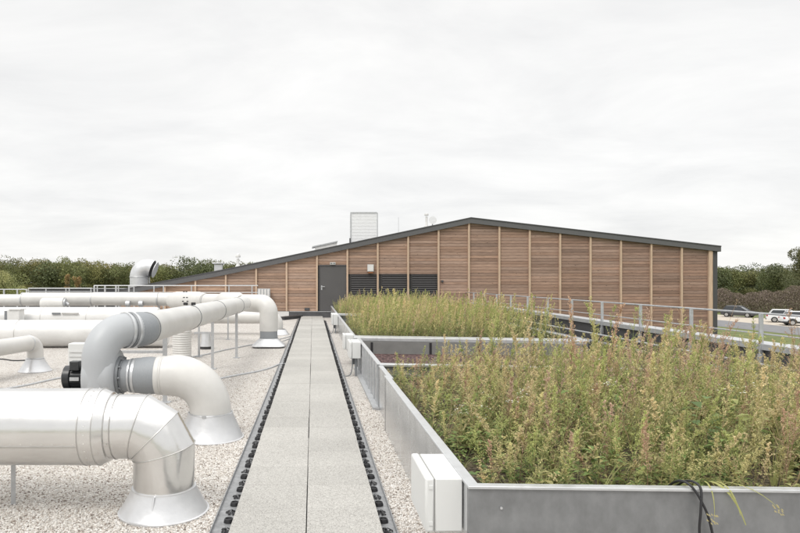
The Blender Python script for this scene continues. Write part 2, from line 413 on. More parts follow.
# real stones lying loose on the near gravel, one scatter
def stones(name, regions, cols, smin, smax, m, zf, label, cat):
    t = (1 + 5 ** .5) / 2
    ico = np.array([(-1, t, 0), (1, t, 0), (-1, -t, 0), (1, -t, 0), (0, -1, t), (0, 1, t), (0, -1, -t), (0, 1, -t), (t, 0, -1), (t, 0, 1), (-t, 0, -1), (-t, 0, 1)], float) / 1.9
    fc = np.array([(0, 11, 5), (0, 5, 1), (0, 1, 7), (0, 7, 10), (0, 10, 11), (1, 5, 9), (5, 11, 4), (11, 10, 2), (10, 7, 6), (7, 1, 8), (3, 9, 4), (3, 4, 2), (3, 2, 6), (3, 6, 8), (3, 8, 9), (4, 9, 5), (2, 4, 11), (6, 2, 10), (8, 6, 7), (9, 8, 1)])
    pts = []
    for x0, x1, y0, y1, n in regions:
        pts.append(np.column_stack([rng.uniform(x0, x1, n), rng.uniform(y0, y1, n)]))
    pts = np.concatenate(pts); n = len(pts)
    s = rng.uniform(smin, smax, n)[:, None] * rng.uniform(.7, 1.3, (n, 3)); s[:, 2] *= .75
    a = rng.uniform(0, 2 * math.pi, n)
    b = ico[None] * rng.uniform(.8, 1.2, (n, 12, 1)) * s[:, None, :]
    x = b[..., 0] * np.cos(a)[:, None] - b[..., 1] * np.sin(a)[:, None] + pts[:, 0:1]
    y = b[..., 0] * np.sin(a)[:, None] + b[..., 1] * np.cos(a)[:, None] + pts[:, 1:2]
    z = b[..., 2] + zf + s[:, 2:3] * .3
    v = np.stack([x, y, z], -1).reshape(-1, 3)
    f = (fc[None] + (np.arange(n) * 12)[:, None, None]).reshape(-1, 3)
    pc = np.array([c for _, c in cols]); pp = np.array([p for p, _ in cols])
    u = rng.random(n); col = np.stack([np.interp(u, pp, pc[:, k]) for k in range(3)], 1)
    o = raw_mesh(name, v, f, np.repeat(col, 20, 0), m)
    return tag(o, label, cat, kind='stuff')
def raw_mesh(name, v, f, fcol, m, parent=None):
    """v (n,3), f (m,k) all the same corner count, fcol (m,3)"""
    me = bpy.data.meshes.new(name); k = f.shape[1]
    me.vertices.add(len(v)); me.vertices.foreach_set('co', v.astype('f').ravel())
    me.loops.add(f.size); me.loops.foreach_set('vertex_index', f.astype('i').ravel())
    me.polygons.add(len(f)); me.polygons.foreach_set('loop_start', (np.arange(len(f)) * k).astype('i'))
    me.materials.append(m)
    at = me.color_attributes.new('Col', 'FLOAT_COLOR', 'CORNER')
    cc = np.ones((f.size, 4), 'f'); cc[:, :3] = np.repeat(fcol, k, 0); at.data.foreach_set('color', cc.ravel())
    me.update(calc_edges=True)
    o = bpy.data.objects.new(name, me); C.objects.link(o)
    if parent: o.parent = parent
    return o
stones('loose_gravel', [(-2.9, -.71, 3.7, 7.5, 52000), (-5.2, -2.9, 4.6, 8, 20000), (.56, .83, 3.9, 9, 7000), (-5, -.71, 7.5, 12, 20000)], GRAV, .0045, .0090, M['stone'], -.08,
       'pale pebbles lying loose over the roof gravel beside the walkway', 'gravel')

# ------------------------------------------------------------------ walkway: two rows of concrete pavers
wk = MB()
for x0, x1 in ((-.552, -.049), (-.043, .455)):
    y = -2.0; i = 0
    while y < 29.6:
        ln = .5; j = random.uniform(-.0025, .0025); y1 = min(y + ln, 29.7)
        wk.box(x0 + j, x1 + j, y + .0008, y1 - .0008, -.045, random.uniform(-.0015, .0015), (lambda q: (q, q * .995, q * .985))(random.uniform(.93, 1.04)))
        y += ln
struct('walkway', wk, M['paver'], bevel=.0015, colname='Col')
struct('walkway_underlay', MB().box(-.552, .455, -2, 29.7, -.078, -.05), M['black'])

M['strip'] = mat('grey_strip', (0.30, 0.305, 0.31), .42, .4, noise=(16, .3), bump=(30, .3))
def drainage(xi, xo, label, sgn, y1):
    """grey studded strip between pavers and gravel; sgn = side of the gravel"""
    b = MB()
    a0, a1 = sorted((xi, xo))
    b.box(a0, a1, 2.6, y1, -.077, -.068)
    lip = xo
    b.box(min(lip, lip + sgn * .006), max(lip, lip + sgn * .006), 2.6, y1, -.077, -.045)
    root = b.build('drainage_strip', M['strip'])
    tag(root, label, 'drainage strip', 'drainage strips along the walkway')
    def stud(mb, x, y, z, k):
        if k % 2 == 0:
            mb.lathe([(.044, 0), (.043, .012), (.036, .034), (.029, .036), (.024, .022), (.0, .018)], (x, y, z), 16)
        else:
            r2 = random.Random(k)
            for q in range(9):
                a = q * 2 * math.pi / 9 + r2.uniform(-.2, .2); r0 = r2.uniform(.035, .062); h = r2.uniform(.02, .045)
                c, s_ = math.cos(a), math.sin(a)
                p = Vector((x, y, z)); e = p + Vector((c * r0, s_ * r0, 0)); n_ = Vector((-s_, c, 0)) * .013
                mb.add([p + Vector((0, 0, h)), e + n_, e - n_, e + Vector((0, 0, h * .4))], [(0, 1, 3), (0, 3, 2), (1, 2, 3)])
    xc = xi + sgn * .044; y = 2.75; k = 0; proto = {}; rest = MB()
    while y < y1 - .1:
        if k < 100:
            if k < 4:
                mb = MB(); stud(mb, 0, 0, 0, k)
                me = bpy.data.meshes.new('pedestal'); me.from_pydata(mb.v, [], mb.f); me.materials.append(M['black'])
                if k % 2 == 0: me.shade_smooth(); me.set_sharp_from_angle(angle=R(40))
                proto[k] = me
            o = bpy.data.objects.new('pedestal', proto[k % 4]); C.objects.link(o); o.parent = root
            o.scale = (.82, .82, .8); o.location = (xc + random.uniform(-.006, .006) - sgn * .006, y, -.068); o.rotation_euler = (0, 0, 0 if k % 2 == 0 else random.uniform(0, 6))
        else: stud(rest, xc, y, -.068, k)
        y += .165; k += 1
    if rest.f: tag(rest.build('pedestals', M['black'], root), kind='stuff')
    return root
drainage(-.553, -.69, 'dark studded drainage strip along the left edge of the pavers, beside the ducts', -1, 29.3)
drainage(.456, .565, 'dark studded drainage strip along the right edge of the pavers, beside the planters', 1, 27.2)

# ------------------------------------------------------------------ planters and beds on the right
ZG = -.08
def soilbox(b, x0, x1, y0, y1, z): b.box(x0, x1, y0, y1, ZG - .002, z)
# near bed
t = thing('raised_planter', 'nearest zinc raised planter with tall weeds and a grey front wall at bottom right', 'planter', (.83, 3.3, ZG), 'zinc raised planters')
b = MB(); b.wallseg((.83, 7.2), (.83, 3.35), .035, ZG, .53); b.build('side_wall', M['zinc'], t)
b = MB(); b.wallseg((.885, 7.165), (.83, 7.165), .035, ZG, .528); b.wallseg((.885, 8.3), (.885, 7.2), .035, ZG, .50); b.build('side_wall', M['zinc'], t)
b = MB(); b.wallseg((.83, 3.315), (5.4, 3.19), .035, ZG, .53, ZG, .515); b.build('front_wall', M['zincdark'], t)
b = MB(); b.box(.824, .888, 3.32, 7.21, .531, .546); b.box(.875, .935, 7.21, 8.3, .503, .515)
b.wallseg((.824, 3.30), (5.4, 3.175), .055, .531, .547, .516, .532); b.build('rim', M['rim'], t, bevel=.003)
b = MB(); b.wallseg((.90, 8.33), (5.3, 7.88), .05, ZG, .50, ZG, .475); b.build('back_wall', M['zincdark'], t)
b = MB(); b.wallseg((.89, 8.30), (5.3, 7.85), .13, .502, .535, .477, .508); b.build('rim', M['rim'], t, bevel=.004)
b = MB(); b.box(5.3, 5.34, 3.23, 7.84, ZG, .50); b.build('side_wall', M['zincdark'], t)
b = MB(); b.add([(.866, 3.36, .36), (5.3, 3.24, .36), (5.3, 7.88, .36), (.935, 8.33, .36)], [(0, 1, 2, 3)]); b.build('soil', M['soil'], t)
for x, z in ((1.00, .43), (.965, .26)):
    MB().tube([(x, 3.312 - (x - .83) * .027, z), (x, 3.304 - (x - .83) * .027, z)], .007, 10).build('rivet', M['rim'], t)

# sunken volcanic gravel bed
t = thing('sunken_bed', 'shallow zinc bed of reddish volcanic gravel between the two weed planters', 'planter', (.88, 8.4, ZG), 'zinc raised planters')
b = MB(); b.wallseg((.885, 12.35), (.885, 8.40), .04, ZG, .50); b.build('side_wall', M['zinc'], t)
y = 8.5
while y < 12.2: MB().box(.865, .8845, y, y + .03, ZG, .495).build('stiffener', M['galv'], t); y += .42
b = MB(); b.wallseg((.86, 12.35), (.86, 8.38), -.0, 0, 0) if False else b.box(.872, .935, 8.45, 12.3, .503, .52); b.build('rim', M['rim'], t, bevel=.003)
b = MB(); b.box(.80, .883, 8.30, 12.3, ZG + .004, -.045); b.build('skirt', M['galv'], t)
b = MB(); b.wallseg((.94, 12.42), (5.2, 12.0), .05, ZG, .45, ZG, .42); b.build('back_wall', M['panel'], t)
for x in (1.17, 2.32, 3.25, 4.3):
    yy = 12.42 - (x - .94) * .0986
    MB().box(x - .022, x + .022, yy - .014, yy - .003, ZG, .43).build('joint', M['black'], t)
b = MB(); b.add([(.93, 8.46, .2), (5.2, 8.0, .2), (5.2, 12.0, .2), (.94, 12.42, .2)], [(0, 1, 2, 3)])
b.build('volcanic_gravel', M['lava'], t)

# middle planter
def weed_planter(label, xl, y0, y1, xr, dy, zs):
    t = thing('raised_planter', label, 'planter', (xl, y0, ZG), 'zinc raised planters')
    b = MB(); b.wallseg((xl, y1), (xl, y0), .04, ZG, .49); b.build('side_wall', M['zinc'], t)
    b = MB(); b.wallseg((xl - .03, y0), (xr, y0 - dy), .50, .455, .52, .42, .485); b.build('rim', M['rim'], t, bevel=.006)
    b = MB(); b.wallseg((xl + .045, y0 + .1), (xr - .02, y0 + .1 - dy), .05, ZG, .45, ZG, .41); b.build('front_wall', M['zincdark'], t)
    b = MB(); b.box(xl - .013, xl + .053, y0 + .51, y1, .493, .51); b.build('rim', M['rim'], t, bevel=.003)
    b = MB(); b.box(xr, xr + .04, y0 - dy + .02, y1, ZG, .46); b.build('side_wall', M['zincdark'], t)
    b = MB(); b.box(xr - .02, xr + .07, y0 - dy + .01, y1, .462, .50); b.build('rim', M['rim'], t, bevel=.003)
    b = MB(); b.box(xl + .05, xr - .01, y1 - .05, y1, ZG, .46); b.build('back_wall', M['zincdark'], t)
    b = MB(); b.add([(xl + .04, y0 + .4, zs), (xr, y0 + .4 - dy, zs), (xr, y1 - .051, zs), (xl + .04, y1 - .051, zs)], [(0, 1, 2, 3)]); b.build('soil', M['soil'], t)
    return t
weed_planter('zinc raised planter with green weeds in the middle, behind the reddish gravel bed', .84, 12.47, 19.2, 5.3, .42, .36)
weed_planter('farthest zinc raised planter, its weeds reaching up to the door and louvres', .84, 21.6, 29.2, 5.3, 0, .36)
t = thing('sunken_bed', 'dark empty sunken bed between the middle and the farthest planter', 'planter', (.84, 19.25, ZG), 'zinc raised planters')
b = MB(); b.box(.84, .88, 19.25, 21.55, ZG, .49); b.build('side_wall', M['zinc'], t)
b = MB(); b.box(.89, 5.3, 19.25, 21.6, ZG + .004, .1); b.build('floor', M['membrane'], t)
b = MB(); b.box(.827, .893, 19.2, 21.58, .493, .51); b.build('rim', M['rim'], t)

# dark lower channel and parapet on the far right
struct('channel_floor', MB().add([(5.42, -3, -.07), (7.0, -3, -.07), (7.1, 30, -.07), (5.42, 30, -.07)], [(0, 1, 2, 3)]), M['membrane'])
def xp(y): return 7.08 + (y - 9.77) * .0142      # the parapet leans slightly outwards
t = thing('parapet', 'dark parapet wall with pale zinc coping running towards the timber building on the right', 'parapet', (7.08, 3, ZG))
b = MB(); b.wallseg((xp(29.9), 29.9), (xp(2.2), 2.2), .25, ZG, .56); b.build('wall', M['anth'], t)
b = MB(); b.wallseg((xp(29.9) - .05, 29.9), (xp(2.2) - .05, 2.2), .36, .565, .665); b.build('coping', M['rim'], t, bevel=.006)
b = MB(); b.wallseg((xp(29.9) - .05, 29.9), (xp(2.2) - .05, 2.2), -.0, 0, 0) if False else None
b = MB(); b.box(6.6, 6.68, 6, 24, .22, .25); b.box(6.6, 6.68, 6, 24, .40, .42); b.build('ledge', M['galv'], t)

# ------------------------------------------------------------------ guardrails
t = thing('guardrail', 'galvanised guardrail on the parapet right of the planters, in front of the timber wall', 'guardrail', (7.08, 8, .6))
def railtube(b, y0, y1, z, r=.017, x_=0): b.tube([(xp(y0) + x_, y0, z), (xp(y1) + x_, y1, z)], r, 10)
b = MB(); railtube(b, 30.0, 5.9, 1.135, .016); b.build('top_rail', M['galv'], t)
b = MB(); railtube(b, 30.0, 5.9, .815, .011); b.build('middle_rail', M['galv'], t)
for i in range(-6, 7):
    yy = 19.0 * (1 - .0972 * i)
    b = MB(); b.box(xp(yy) - .03 - .045, xp(yy) + .03 - .045, yy - .016, yy + .016, .36, 1.13); 
    b.box(xp(yy) - .079, xp(yy) - .072, yy - .05, yy + .05, .34, .5)
    b.build('post', M['galv'], t, bevel=.003)

# ------------------------------------------------------------------ the timber building
YW = 30.0
SX = FPX / YW
def wx(x): return (x - VX) / SX
def wz(y): return EYE - (y - VY) / SX
roof_px = [(118, 290.5), (164, 281), (225, 269.4), (470, 217.8), (719, 246.2)]
roof = [(wx(a), wz(c)) for a, c in roof_px]
def rz(x):
    for (a, za), (c, zc) in zip(roof, roof[1:]):
        if a <= x <= c: return za + (zc - za) * (x - a) / (c - a)
    return roof[-1][1] if x > roof[-1][0] else roof[0][1]
bld = thing('timber_building', 'long timber clad building with low gabled roof and dark fascia', 'building', (wx(470), YW, GZ))
TH = .27
xl, xr = roof[0][0] + .3, wx(712.5)
xs = [xl] + [p[0] for p in roof[1:-1]] + [xr]
body = [(xl, GZ), (xr, GZ)] + [(x, rz(x) - TH + .02) for x in reversed(xs)]
b = MB(); b.prism(body, YW + .06, YW + 20); b.build('wall_core', M['anth'], bld)
# roof slabs; the front face is the fascia
for (a, za), (c, zc) in zip(roof, roof[1:]):
    pass
up = [(x, z) for x, z in roof]; lo = [(x, z - TH) for x, z in reversed(roof)]
b = MB()
n = len(roof)
vs = [(x, YW - .16, z) for x, z in roof] + [(x, YW - .16, z - TH) for x, z in roof] + [(x, YW + 20.2, z) for x, z in roof] + [(x, YW + 20.2, z - TH) for x, z in roof]
fs = []
for i in range(n - 1):
    fs += [(n + i, n + i + 1, i + 1, i), (i, i + 1, 2 * n + i + 1, 2 * n + i), (3 * n + i + 1, 3 * n + i, 2 * n + i, 2 * n + i + 1)[::-1], (n + i + 1, n + i, 3 * n + i, 3 * n + i + 1)]
fs += [(0, 2 * n, 3 * n, n), (n - 1, 2 * n - 1, 4 * n - 1, 3 * n - 1)]
b.add(vs, fs); M['fascia'] = mat('grey_fascia', (.125, .125, .128), .5, .2, noise=(2, .06))
rf = b.build('roof', M['fascia'], bld)
b = MB()
vs = []
for x, z in roof: vs += [(x, YW - .185, z + .012), (x, YW - .185, z - .035), (x, YW - .10, z + .012), (x, YW - .10, z - .035)]
fs = []
for i in range(n - 1):
    o_ = i * 4
    fs += [(o_ + 1, o_ + 5, o_ + 4, o_), (o_, o_ + 4, o_ + 6, o_ + 2), (o_ + 3, o_ + 7, o_ + 5, o_ + 1)]
b.add(vs, fs); b.build('drip_edge', M['anth'], rf)
def clip(poly, a, b_, c_):
    """keep a*x+b*z<=c"""
    res = []
    for i in range(len(poly)):
        p, q = poly[i], poly[(i + 1) % len(poly)]
        dp = a * p[0] + b_ * p[1] - c_; dq = a * q[0] + b_ * q[1] - c_
        if dp <= 0: res.append(p)
        if (dp < 0 < dq) or (dq < 0 < dp):
            t_ = dp / (dp - dq); res.append((p[0] + (q[0] - p[0]) * t_, p[1] + (q[1] - p[1]) * t_))
    return res
battens = [256.3 + 30.32 * k for k in range(-4, 16)]
edges = [battens[0] - 14] + battens
holes = {}
for k in range(len(edges) - 1):
    mid = (edges[k] + edges[k + 1]) / 2
    if 318 < mid < 349: holes[k] = (wz(320), wz(265.5))
    if 349 < mid < 440: holes[k] = (wz(303), wz(274))
cl = MB(); BH = .142
for k in range(len(edges) - 1):
    x0, x1 = wx(edges[k]) + .003, wx(edges[k + 1]) - .003
    mid = (edges[k] + edges[k + 1]) / 2
    zb = .23 if wx(mid) < 7.6 else GZ + .1
    top = max(rz(x0), rz(x1), rz((x0 + x1) / 2))
    z = zb; 
    redness = min(1, max(0, (mid - 200) / 420))
    bay = random.uniform(.94, 1.06)
    while z < top:
        z1 = z + BH
        h = holes.get(k)
        segs = [(z, z1 - .012)]
        if h:
            segs = []
            if z < h[0]: segs.append((z, min(z1 - .012, h[0])))
            if z1 > h[1]: segs.append((max(z, h[1]), z1 - .012))
        # boards are sometimes butted inside a bay
        cuts = [x0, x1]
        if random.random() < .0: pass
        v = random.choice((.80, .88, .94, 1, 1, 1.05, 1.12)) * random.uniform(.94, 1.06) * bay
        base = np.array([.44, .298, .215]) * (1 - redness) + np.array([.350, .226, .172]) * redness
        grey = random.uniform(0, .18)
        col = base * v; col = col * (1 - grey) + np.full(3, col.mean() * 1.1) * grey
        for s0, s1 in segs:
            if s1 - s0 < .01: continue
            poly = [(x0, s0), (x1, s0), (x1, s1), (x0, s1)]
            for (a, za), (c, zc) in zip(roof, roof[1:]):
                if c < x0 or a > x1: continue
                sl_ = (zc - za) / (c - a)
                poly = clip(poly, -sl_, 1, za - sl_ * a - TH + .05)
                if len(poly) < 3: break
            if len(poly) >= 3: cl.prism(poly, YW + random.uniform(-.004, .004), YW + .05, tuple(col))
        z = z1
cl.build('cladding', M['wood'], bld, colname='Col')
for xb in battens[:-1] + [709.5]:
    x = wx(xb); wd = .040 if xb < 705 else .09
    zb = .23 if x < 7.6 else GZ + .1
    z1 = rz(x) - TH + .02
    if z1 > zb + .1:
        b = MB(); b.box(x - wd, x + wd, YW - .11, YW + .045, zb, z1); b.build('batten', M['batten'], bld, bevel=.004)
b = MB(); b.box(wx(712.8), wx(717.2), YW - .02, YW + 20, GZ, rz(wx(715)) - TH - .01); b.build('corner_trim', M['anth'], bld)
b = MB(); b.box(wx(100), 7.35, YW - .14, YW + .055, -.078, .19); b.build('plinth', M['plinth'], bld)
b = MB(); b.box(wx(100), wx(289), YW - .17, YW - .143, -.02, .22); b.build('base_flashing', M['white'], bld)
b = MB(); b.box(wx(289.5), 7.3, YW - .16, YW + .04, .195, .222); b.build('sill_flashing', M['galv'], bld)
# door
x0, x1 = wx(318) + .05, wx(348.3) - .05
d = MB().box(x0 + .03, x1 - .03, YW - .01, YW + .03, .235, wz(266.3)).build('door', M['door'], bld, bevel=.004)
b = MB(); b.box(x0, x0 + .028, YW - .035, YW + .05, .235, wz(265)); b.box(x1 - .028, x1, YW - .035, YW + .05, .235, wz(265)); b.box(x0 + .028, x1 - .028, YW - .035, YW + .05, wz(266.2), wz(265)); b.build('door_frame', M['anth'], bld)
hx = wx(321.6)
b = MB(); b.box(hx - .03, hx + .03, YW - .025, YW - .011, wz(290), wz(285.5)); b.tube([(hx, YW - .03, wz(286.6)), (hx, YW - .08, wz(286.6)), (hx + .15, YW - .08, wz(286.6))], .014, 8); b.build('handle', M['galv'], d)
for z in (.6, 1.3, 2.0): MB().tube([(x1 - .05, YW - .03, z - .06), (x1 - .05, YW - .03, z + .06)], .014, 8).build('hinge', M['anth'], d)
# louvres
for xa, xc in ((350.2, 377.2), (381.2, 407.6), (411.2, 438)):
    x0, x1 = wx(xa), wx(xc); z0, z1 = wz(303), wz(274)
    f = MB(); f.box(x0, x1, YW + .03, YW + .045, z0, z1); fr = f.build('louvre', M['black'], bld)
    f = MB(); f.box(x0, x0 + .04, YW - .02, YW + .029, z0, z1); f.box(x1 - .04, x1, YW - .02, YW + .029, z0, z1); f.box(x0 + .041, x1 - .041, YW - .02, YW + .029, z1 - .04, z1); f.box(x0 + .041, x1 - .041, YW - .02, YW + .029, z0, z0 + .04)
    f.build('frame', M['louvre'], fr)
    f = MB(); z = z0 + .07
    while z < z1 - .06:
        f.add([(x0 + .042, YW - .015, z - .02), (x1 - .042, YW - .015, z - .02), (x1 - .042, YW + .027, z + .045), (x0 + .042, YW + .027, z + .045), (x0 + .042, YW - .015, z - .035), (x1 - .042, YW - .015, z - .035)],
              [(0, 1, 2, 3), (4, 5, 1, 0)])
        z += .105
    f.build('blade', M['louvre'], fr)

def wallthing(name, label, cat, mbs, g=None):
    t = thing(name, label, cat, mbs[0][3], g)
    for nm, mb, m, _ in mbs: mb.build(nm, m, t, bevel=.004)
    return t
c = (wx(332.7), YW, wz(264)); c0 = c
b1 = MB(); b1.box(c[0] - .13, c[0] + .13, YW - .09, YW - .037, wz(264.8), wz(262.3))
b2 = MB(); b2.box(c[0] - .11, c[0] - .015, YW - .097, YW - .091, wz(264.4), wz(262.8)); b2.box(c[0] + .015, c[0] + .11, YW - .097, YW - .091, wz(264.4), wz(262.8))
wallthing('emergency_light', 'small white emergency light just above the dark grey door', 'light', [('housing', b1, M['box'], c0), ('lens', b2, M['panel'], c0)])
c0 = (wx(370.5), YW, wz(268))
b1 = MB(); b1.box(wx(367.3), wx(373.4), YW - .14, YW - .005, wz(271.5), wz(264.6))
b2 = MB(); b2.box(wx(368), wx(372.8), YW - .12, YW - .005, wz(273.2), wz(271.7))
b3 = MB(); b3.box(wx(368.2), wx(372.6), YW - .144, YW - .141, wz(270.8), wz(265.2))
wallthing('alarm_box', 'white alarm siren box on the timber wall above the first louvre', 'alarm', [('housing', b1, M['box'], c0), ('beacon', b2, mat('amber_lens', (.30, .12, .05), .3), c0), ('cover', b3, M['white'], c0)])
c0 = (wx(442), YW, wz(281))
b1 = MB(); b1.box(wx(441.2), wx(443.2), YW - .06, YW - .005, wz(282.3), wz(280.2))
tag(b1.build('wall_sensor', M['anth'], bevel=.004), 'tiny dark sensor on the timber wall right of the louvres', 'sensor')
b1 = MB(); b1.box(wx(304.6), wx(309.6), YW - .07, YW - .005, wz(310.3), wz(307.8)); b1.box(wx(305.2), wx(309), YW - .075, YW - .071, wz(309.9), wz(309))
tag(b1.build('wall_socket', M['anth'], bevel=.004), 'dark outdoor socket low on the timber wall left of the door', 'socket')
c0 = (wx(264), YW, wz(292))
b1 = MB(); b1.box(wx(258), wx(270.5), YW - .3, YW - .12, .24, wz(288.5))
b2 = MB()
for i in range(4): b2.box(wx(259 + i * 3.0), wx(260.6 + i * 3.0), YW - .33, YW - .301, .3, wz(289.2))
wallthing('wall_cabinet', 'pale ribbed metal cabinet standing against the timber wall behind the white duct elbow', 'cabinet', [('housing', b1, M['galv'], c0), ('rib', b2, M['white'], c0)])

# low dark wing of the building and its parapet at far left
t = thing('low_parapet', 'low dark grey parapet along the far left edge of the gravel roof', 'parapet', (wx(60), 32, ZG))
b = MB(); b.box(PX(30, 33), wx(118) + .2, 33, 33.2, GZ, PZ(289, 33)); b.box(-40, PX(30, 33) - .003, 33, 33.2, GZ, PZ(297, 33)); b.build('wall', M['anth'], t)
b = MB(); b.box(PX(30, 33), wx(118) + .2, 32.95, 33.25, PZ(288.9, 33), PZ(288.1, 33)); b.build('coping', M['galv'], t)
struct('low_roof', MB().box(-40, wx(118), 30.05, 32.94, GZ, -.1), M['membrane'])

def rail_run(label, x0, x1, Y, ztop, posts, zmid=None, zbot=.0):
    t = thing('guardrail', label, 'guardrail', ((x0 + x1) / 2, Y, zbot))
    b = MB(); b.tube([(x0, Y, ztop), (x1, Y, ztop)], .022, 8); b.build('top_rail', M['galv'], t)
    if zmid: b = MB(); b.tube([(x0, Y, zmid), (x1, Y, zmid)], .016, 8); b.build('middle_rail', M['galv'], t)
    for p, wd in posts:
        b = MB(); b.box(p - wd, p + wd, Y - .02, Y + .02, zbot, ztop - .003); b.build('post', M['galv'], t)
Yr = 27.5
rail_run('thin galvanised guardrail before the low left end of the timber wall', PX(94, Yr), PX(258, Yr), Yr, PZ(285.6, Yr),
         [(PX(p, Yr), .035 if p in (94.3, 105, 116, 129) else .022) for p in (94.3, 97.3, 105, 116, 118.5, 129, 134, 154, 163.5, 191.5, 229, 252)], PZ(292.5, Yr), -.078)
Yr = 31.0
rail_run('galvanised guardrail at far left in front of the yellowish tree', PX(-60, Yr), PX(27, Yr), Yr, PZ(289.4, Yr), [(PX(p, Yr), .035) for p in (-55, -41, -27, -11, 4, 17.3, 26.6)], None, -.1)
rail_run('galvanised guardrail before the low dark parapet, left of the hooded vent', PX(28.5, Yr), PX(92, Yr), Yr, PZ(288.2, Yr), [(PX(p, Yr), .025) for p in (28.5, 46, 66, 69.3, 91)], PZ(291.5, Yr), -.1)

# ------------------------------------------------------------------ things on the building's roof
def roofz(x): return rz(x)
# hooded ventilation cowl
Yv = 31.6
r = 8.9 / FPX * Yv
cx = PX(139, Yv); zb = roofz(cx) - .1; pk = PZ(259, Yv) - r; zt = pk + .197; dv = Vector((math.cos(R(20)), 0, -math.sin(R(20))))
t = thing('hooded_vent', 'large silver gooseneck exhaust hood rising behind the low left end of the roof', 'vent', (cx, Yv, zb))
pts = bend((cx, Yv, zb), (cx, Yv, zt), Vector((cx, Yv, zt)) + dv * .72, 10, .46)
b = MB(); b.tube(pts, r, 28, caps=False); b.tube(pts, r - .02, 28, caps=False); b.build('duct', M['conealu'], t, smooth=40)
b = MB(); b.ring((cx, Yv, PZ(277, Yv)), (0, 0, 1), r + .01, .022, 28, 6); b.build('joint_ring', M['galv'], t)
pe = Vector(pts[-1]); dr = (Vector(pts[-1]) - Vector(pts[-2])).normalized()
b = MB(); b.tube([pe + dr * .001, pe + dr * .02], r - .03, 24); b.build('mouth_shade_disc', M['black'], t)  # black disc stands in for the shade inside the open mouth
sd_ = Vector((dr.z, 0, -dr.x))
b = MB(); b.tube([pe + dr * .14, pe + dr * .17], r * .92, 24); b.build('rain_flap', M['conealu'], t)
b = MB(); b.tube([(cx + .53, Yv, zb), (cx + .53, Yv, PZ(273, Yv))], .03, 8); b.tube([(cx + .3, Yv, PZ(279, Yv)), (cx + .53, Yv, PZ(279, Yv))], .02, 8); b.build('stay', M['galv'], t)

def on_roof(xpx, dY, extra=0):
    x = PX(xpx, YW + dY); return x, YW + dY
# small square vent
x, y = on_roof(218.5, 1.2); z = rz(x)
t = thing('roof_vent', 'small square metal roof vent with a flat cap, left of the pale cone vent', 'vent', (x, y, z))
b = MB(); b.box(x - .19, x + .19, y - .18, y + .18, z - .1, PZ(264.8, y)); b.build('shaft', M['conealu'], t)
b = MB(); b.box(x - .28, x + .28, y - .26, y + .26, PZ(264, y), PZ(262.6, y)); b.build('cap', M['conealu'], t, bevel=.01)
b = MB()
for i in (-1, 1):
    for j in (-1, 1): b.box(x + i * .16 - .02, x + i * .16 + .02, y + j * .15 - .02, y + j * .15 + .02, PZ(264.8, y) + .001, PZ(264, y) - .001)
b.build('cap_leg', M['galv'], t)
x, y = on_roof(238, 1.2); z = rz(x)
t = thing('roof_vent', 'slim white roof vent pipe with a cone base, right of the square metal vent', 'vent', (x, y, z))
b = MB(); b.lathe([(.17, -.1), (.17, .02), (.10, .14), (.07, .22), (.065, PZ(258.5, y) - z), (.0, PZ(258.5, y) - z)], (x, y, z), 20); b.build('pipe', M['white'], t, smooth=40)
b = MB(); b.lathe([(0, -.02), (.12, -.02), (.13, .05), (.08, .15), (0, .17)], (x, y, PZ(257, y)), 20); b.build('cap', M['white'], t, smooth=40)
# big translucent box
y = YW + 3.2; x0, x1 = PX(350.6, y), PX(378.4, y); z0, z1 = rz(x0) - .15, PZ(212.4, y)
t = thing('roof_plant_unit', 'tall pale ribbed metal cowl standing on the left slope of the timber building', 'vent', ((x0 + x1) / 2, y, z0))
M['paleribs'] = mat('pale_ribbed_metal', (.84, .845, .85), .35, .3, noise=(6, .06), stretch=(1, 1, 4))
b = MB(); b.box(x0 + .02, x1 - .05, y, y + 1.1, z0, z1); b.build('housing', M['paleribs'], t, bevel=.02)
b = MB(); z = z0 + .2
while z < z1 - .05: b.box(x0 + .06, x1 - .1, y - .008, y - .002, z, z + .012); z += .17
b.build('slat', M['paleribs'], t)
b = MB(); b.box(x0 - .02, x0 + .03, y - .04, y - .024, z0, z1 + .01); b.box(x1 - .07, x1 - .03, y - .04, y - .024, z0, z1 - .02); b.box(x0 + .031, x1 - .071, y - .04, y - .024, z1 - .04, z1 + .01); b.build('frame', M['galv'], t)
b = MB(); b.box(x0 - .08, x0 - .01, y - .3, y - .22, rz(x0) - .05, PZ(238.5, y)); b.build('bracket', M['anth'], t)
# open roof hatch
y = YW + 1.6; xa, xb = PX(312, y), PX(337.5, y)
t = thing('roof_hatch', 'low pale roof hatch with a tilted glass lid left of the tall ribbed cowl', 'roof hatch', ((xa + xb) / 2, y, rz(xa)))
b = MB(); b.prism([(xa + .15, rz(xa + .15) - .1), (xb - .02, rz(xb) - .1), (xb - .02, PZ(242, y)), (xa + .15, PZ(246.6, y))], y, y + .9); b.build('kerb', M['white'], t)
b = MB(); b.prism([(xa, PZ(247.6, y)), (xb, PZ(242.0, y)), (xb + .02, PZ(240.8, y)), (xa + .02, PZ(246.3, y))], y - .05, y + .95); b.build('lid', M['galv'], t)
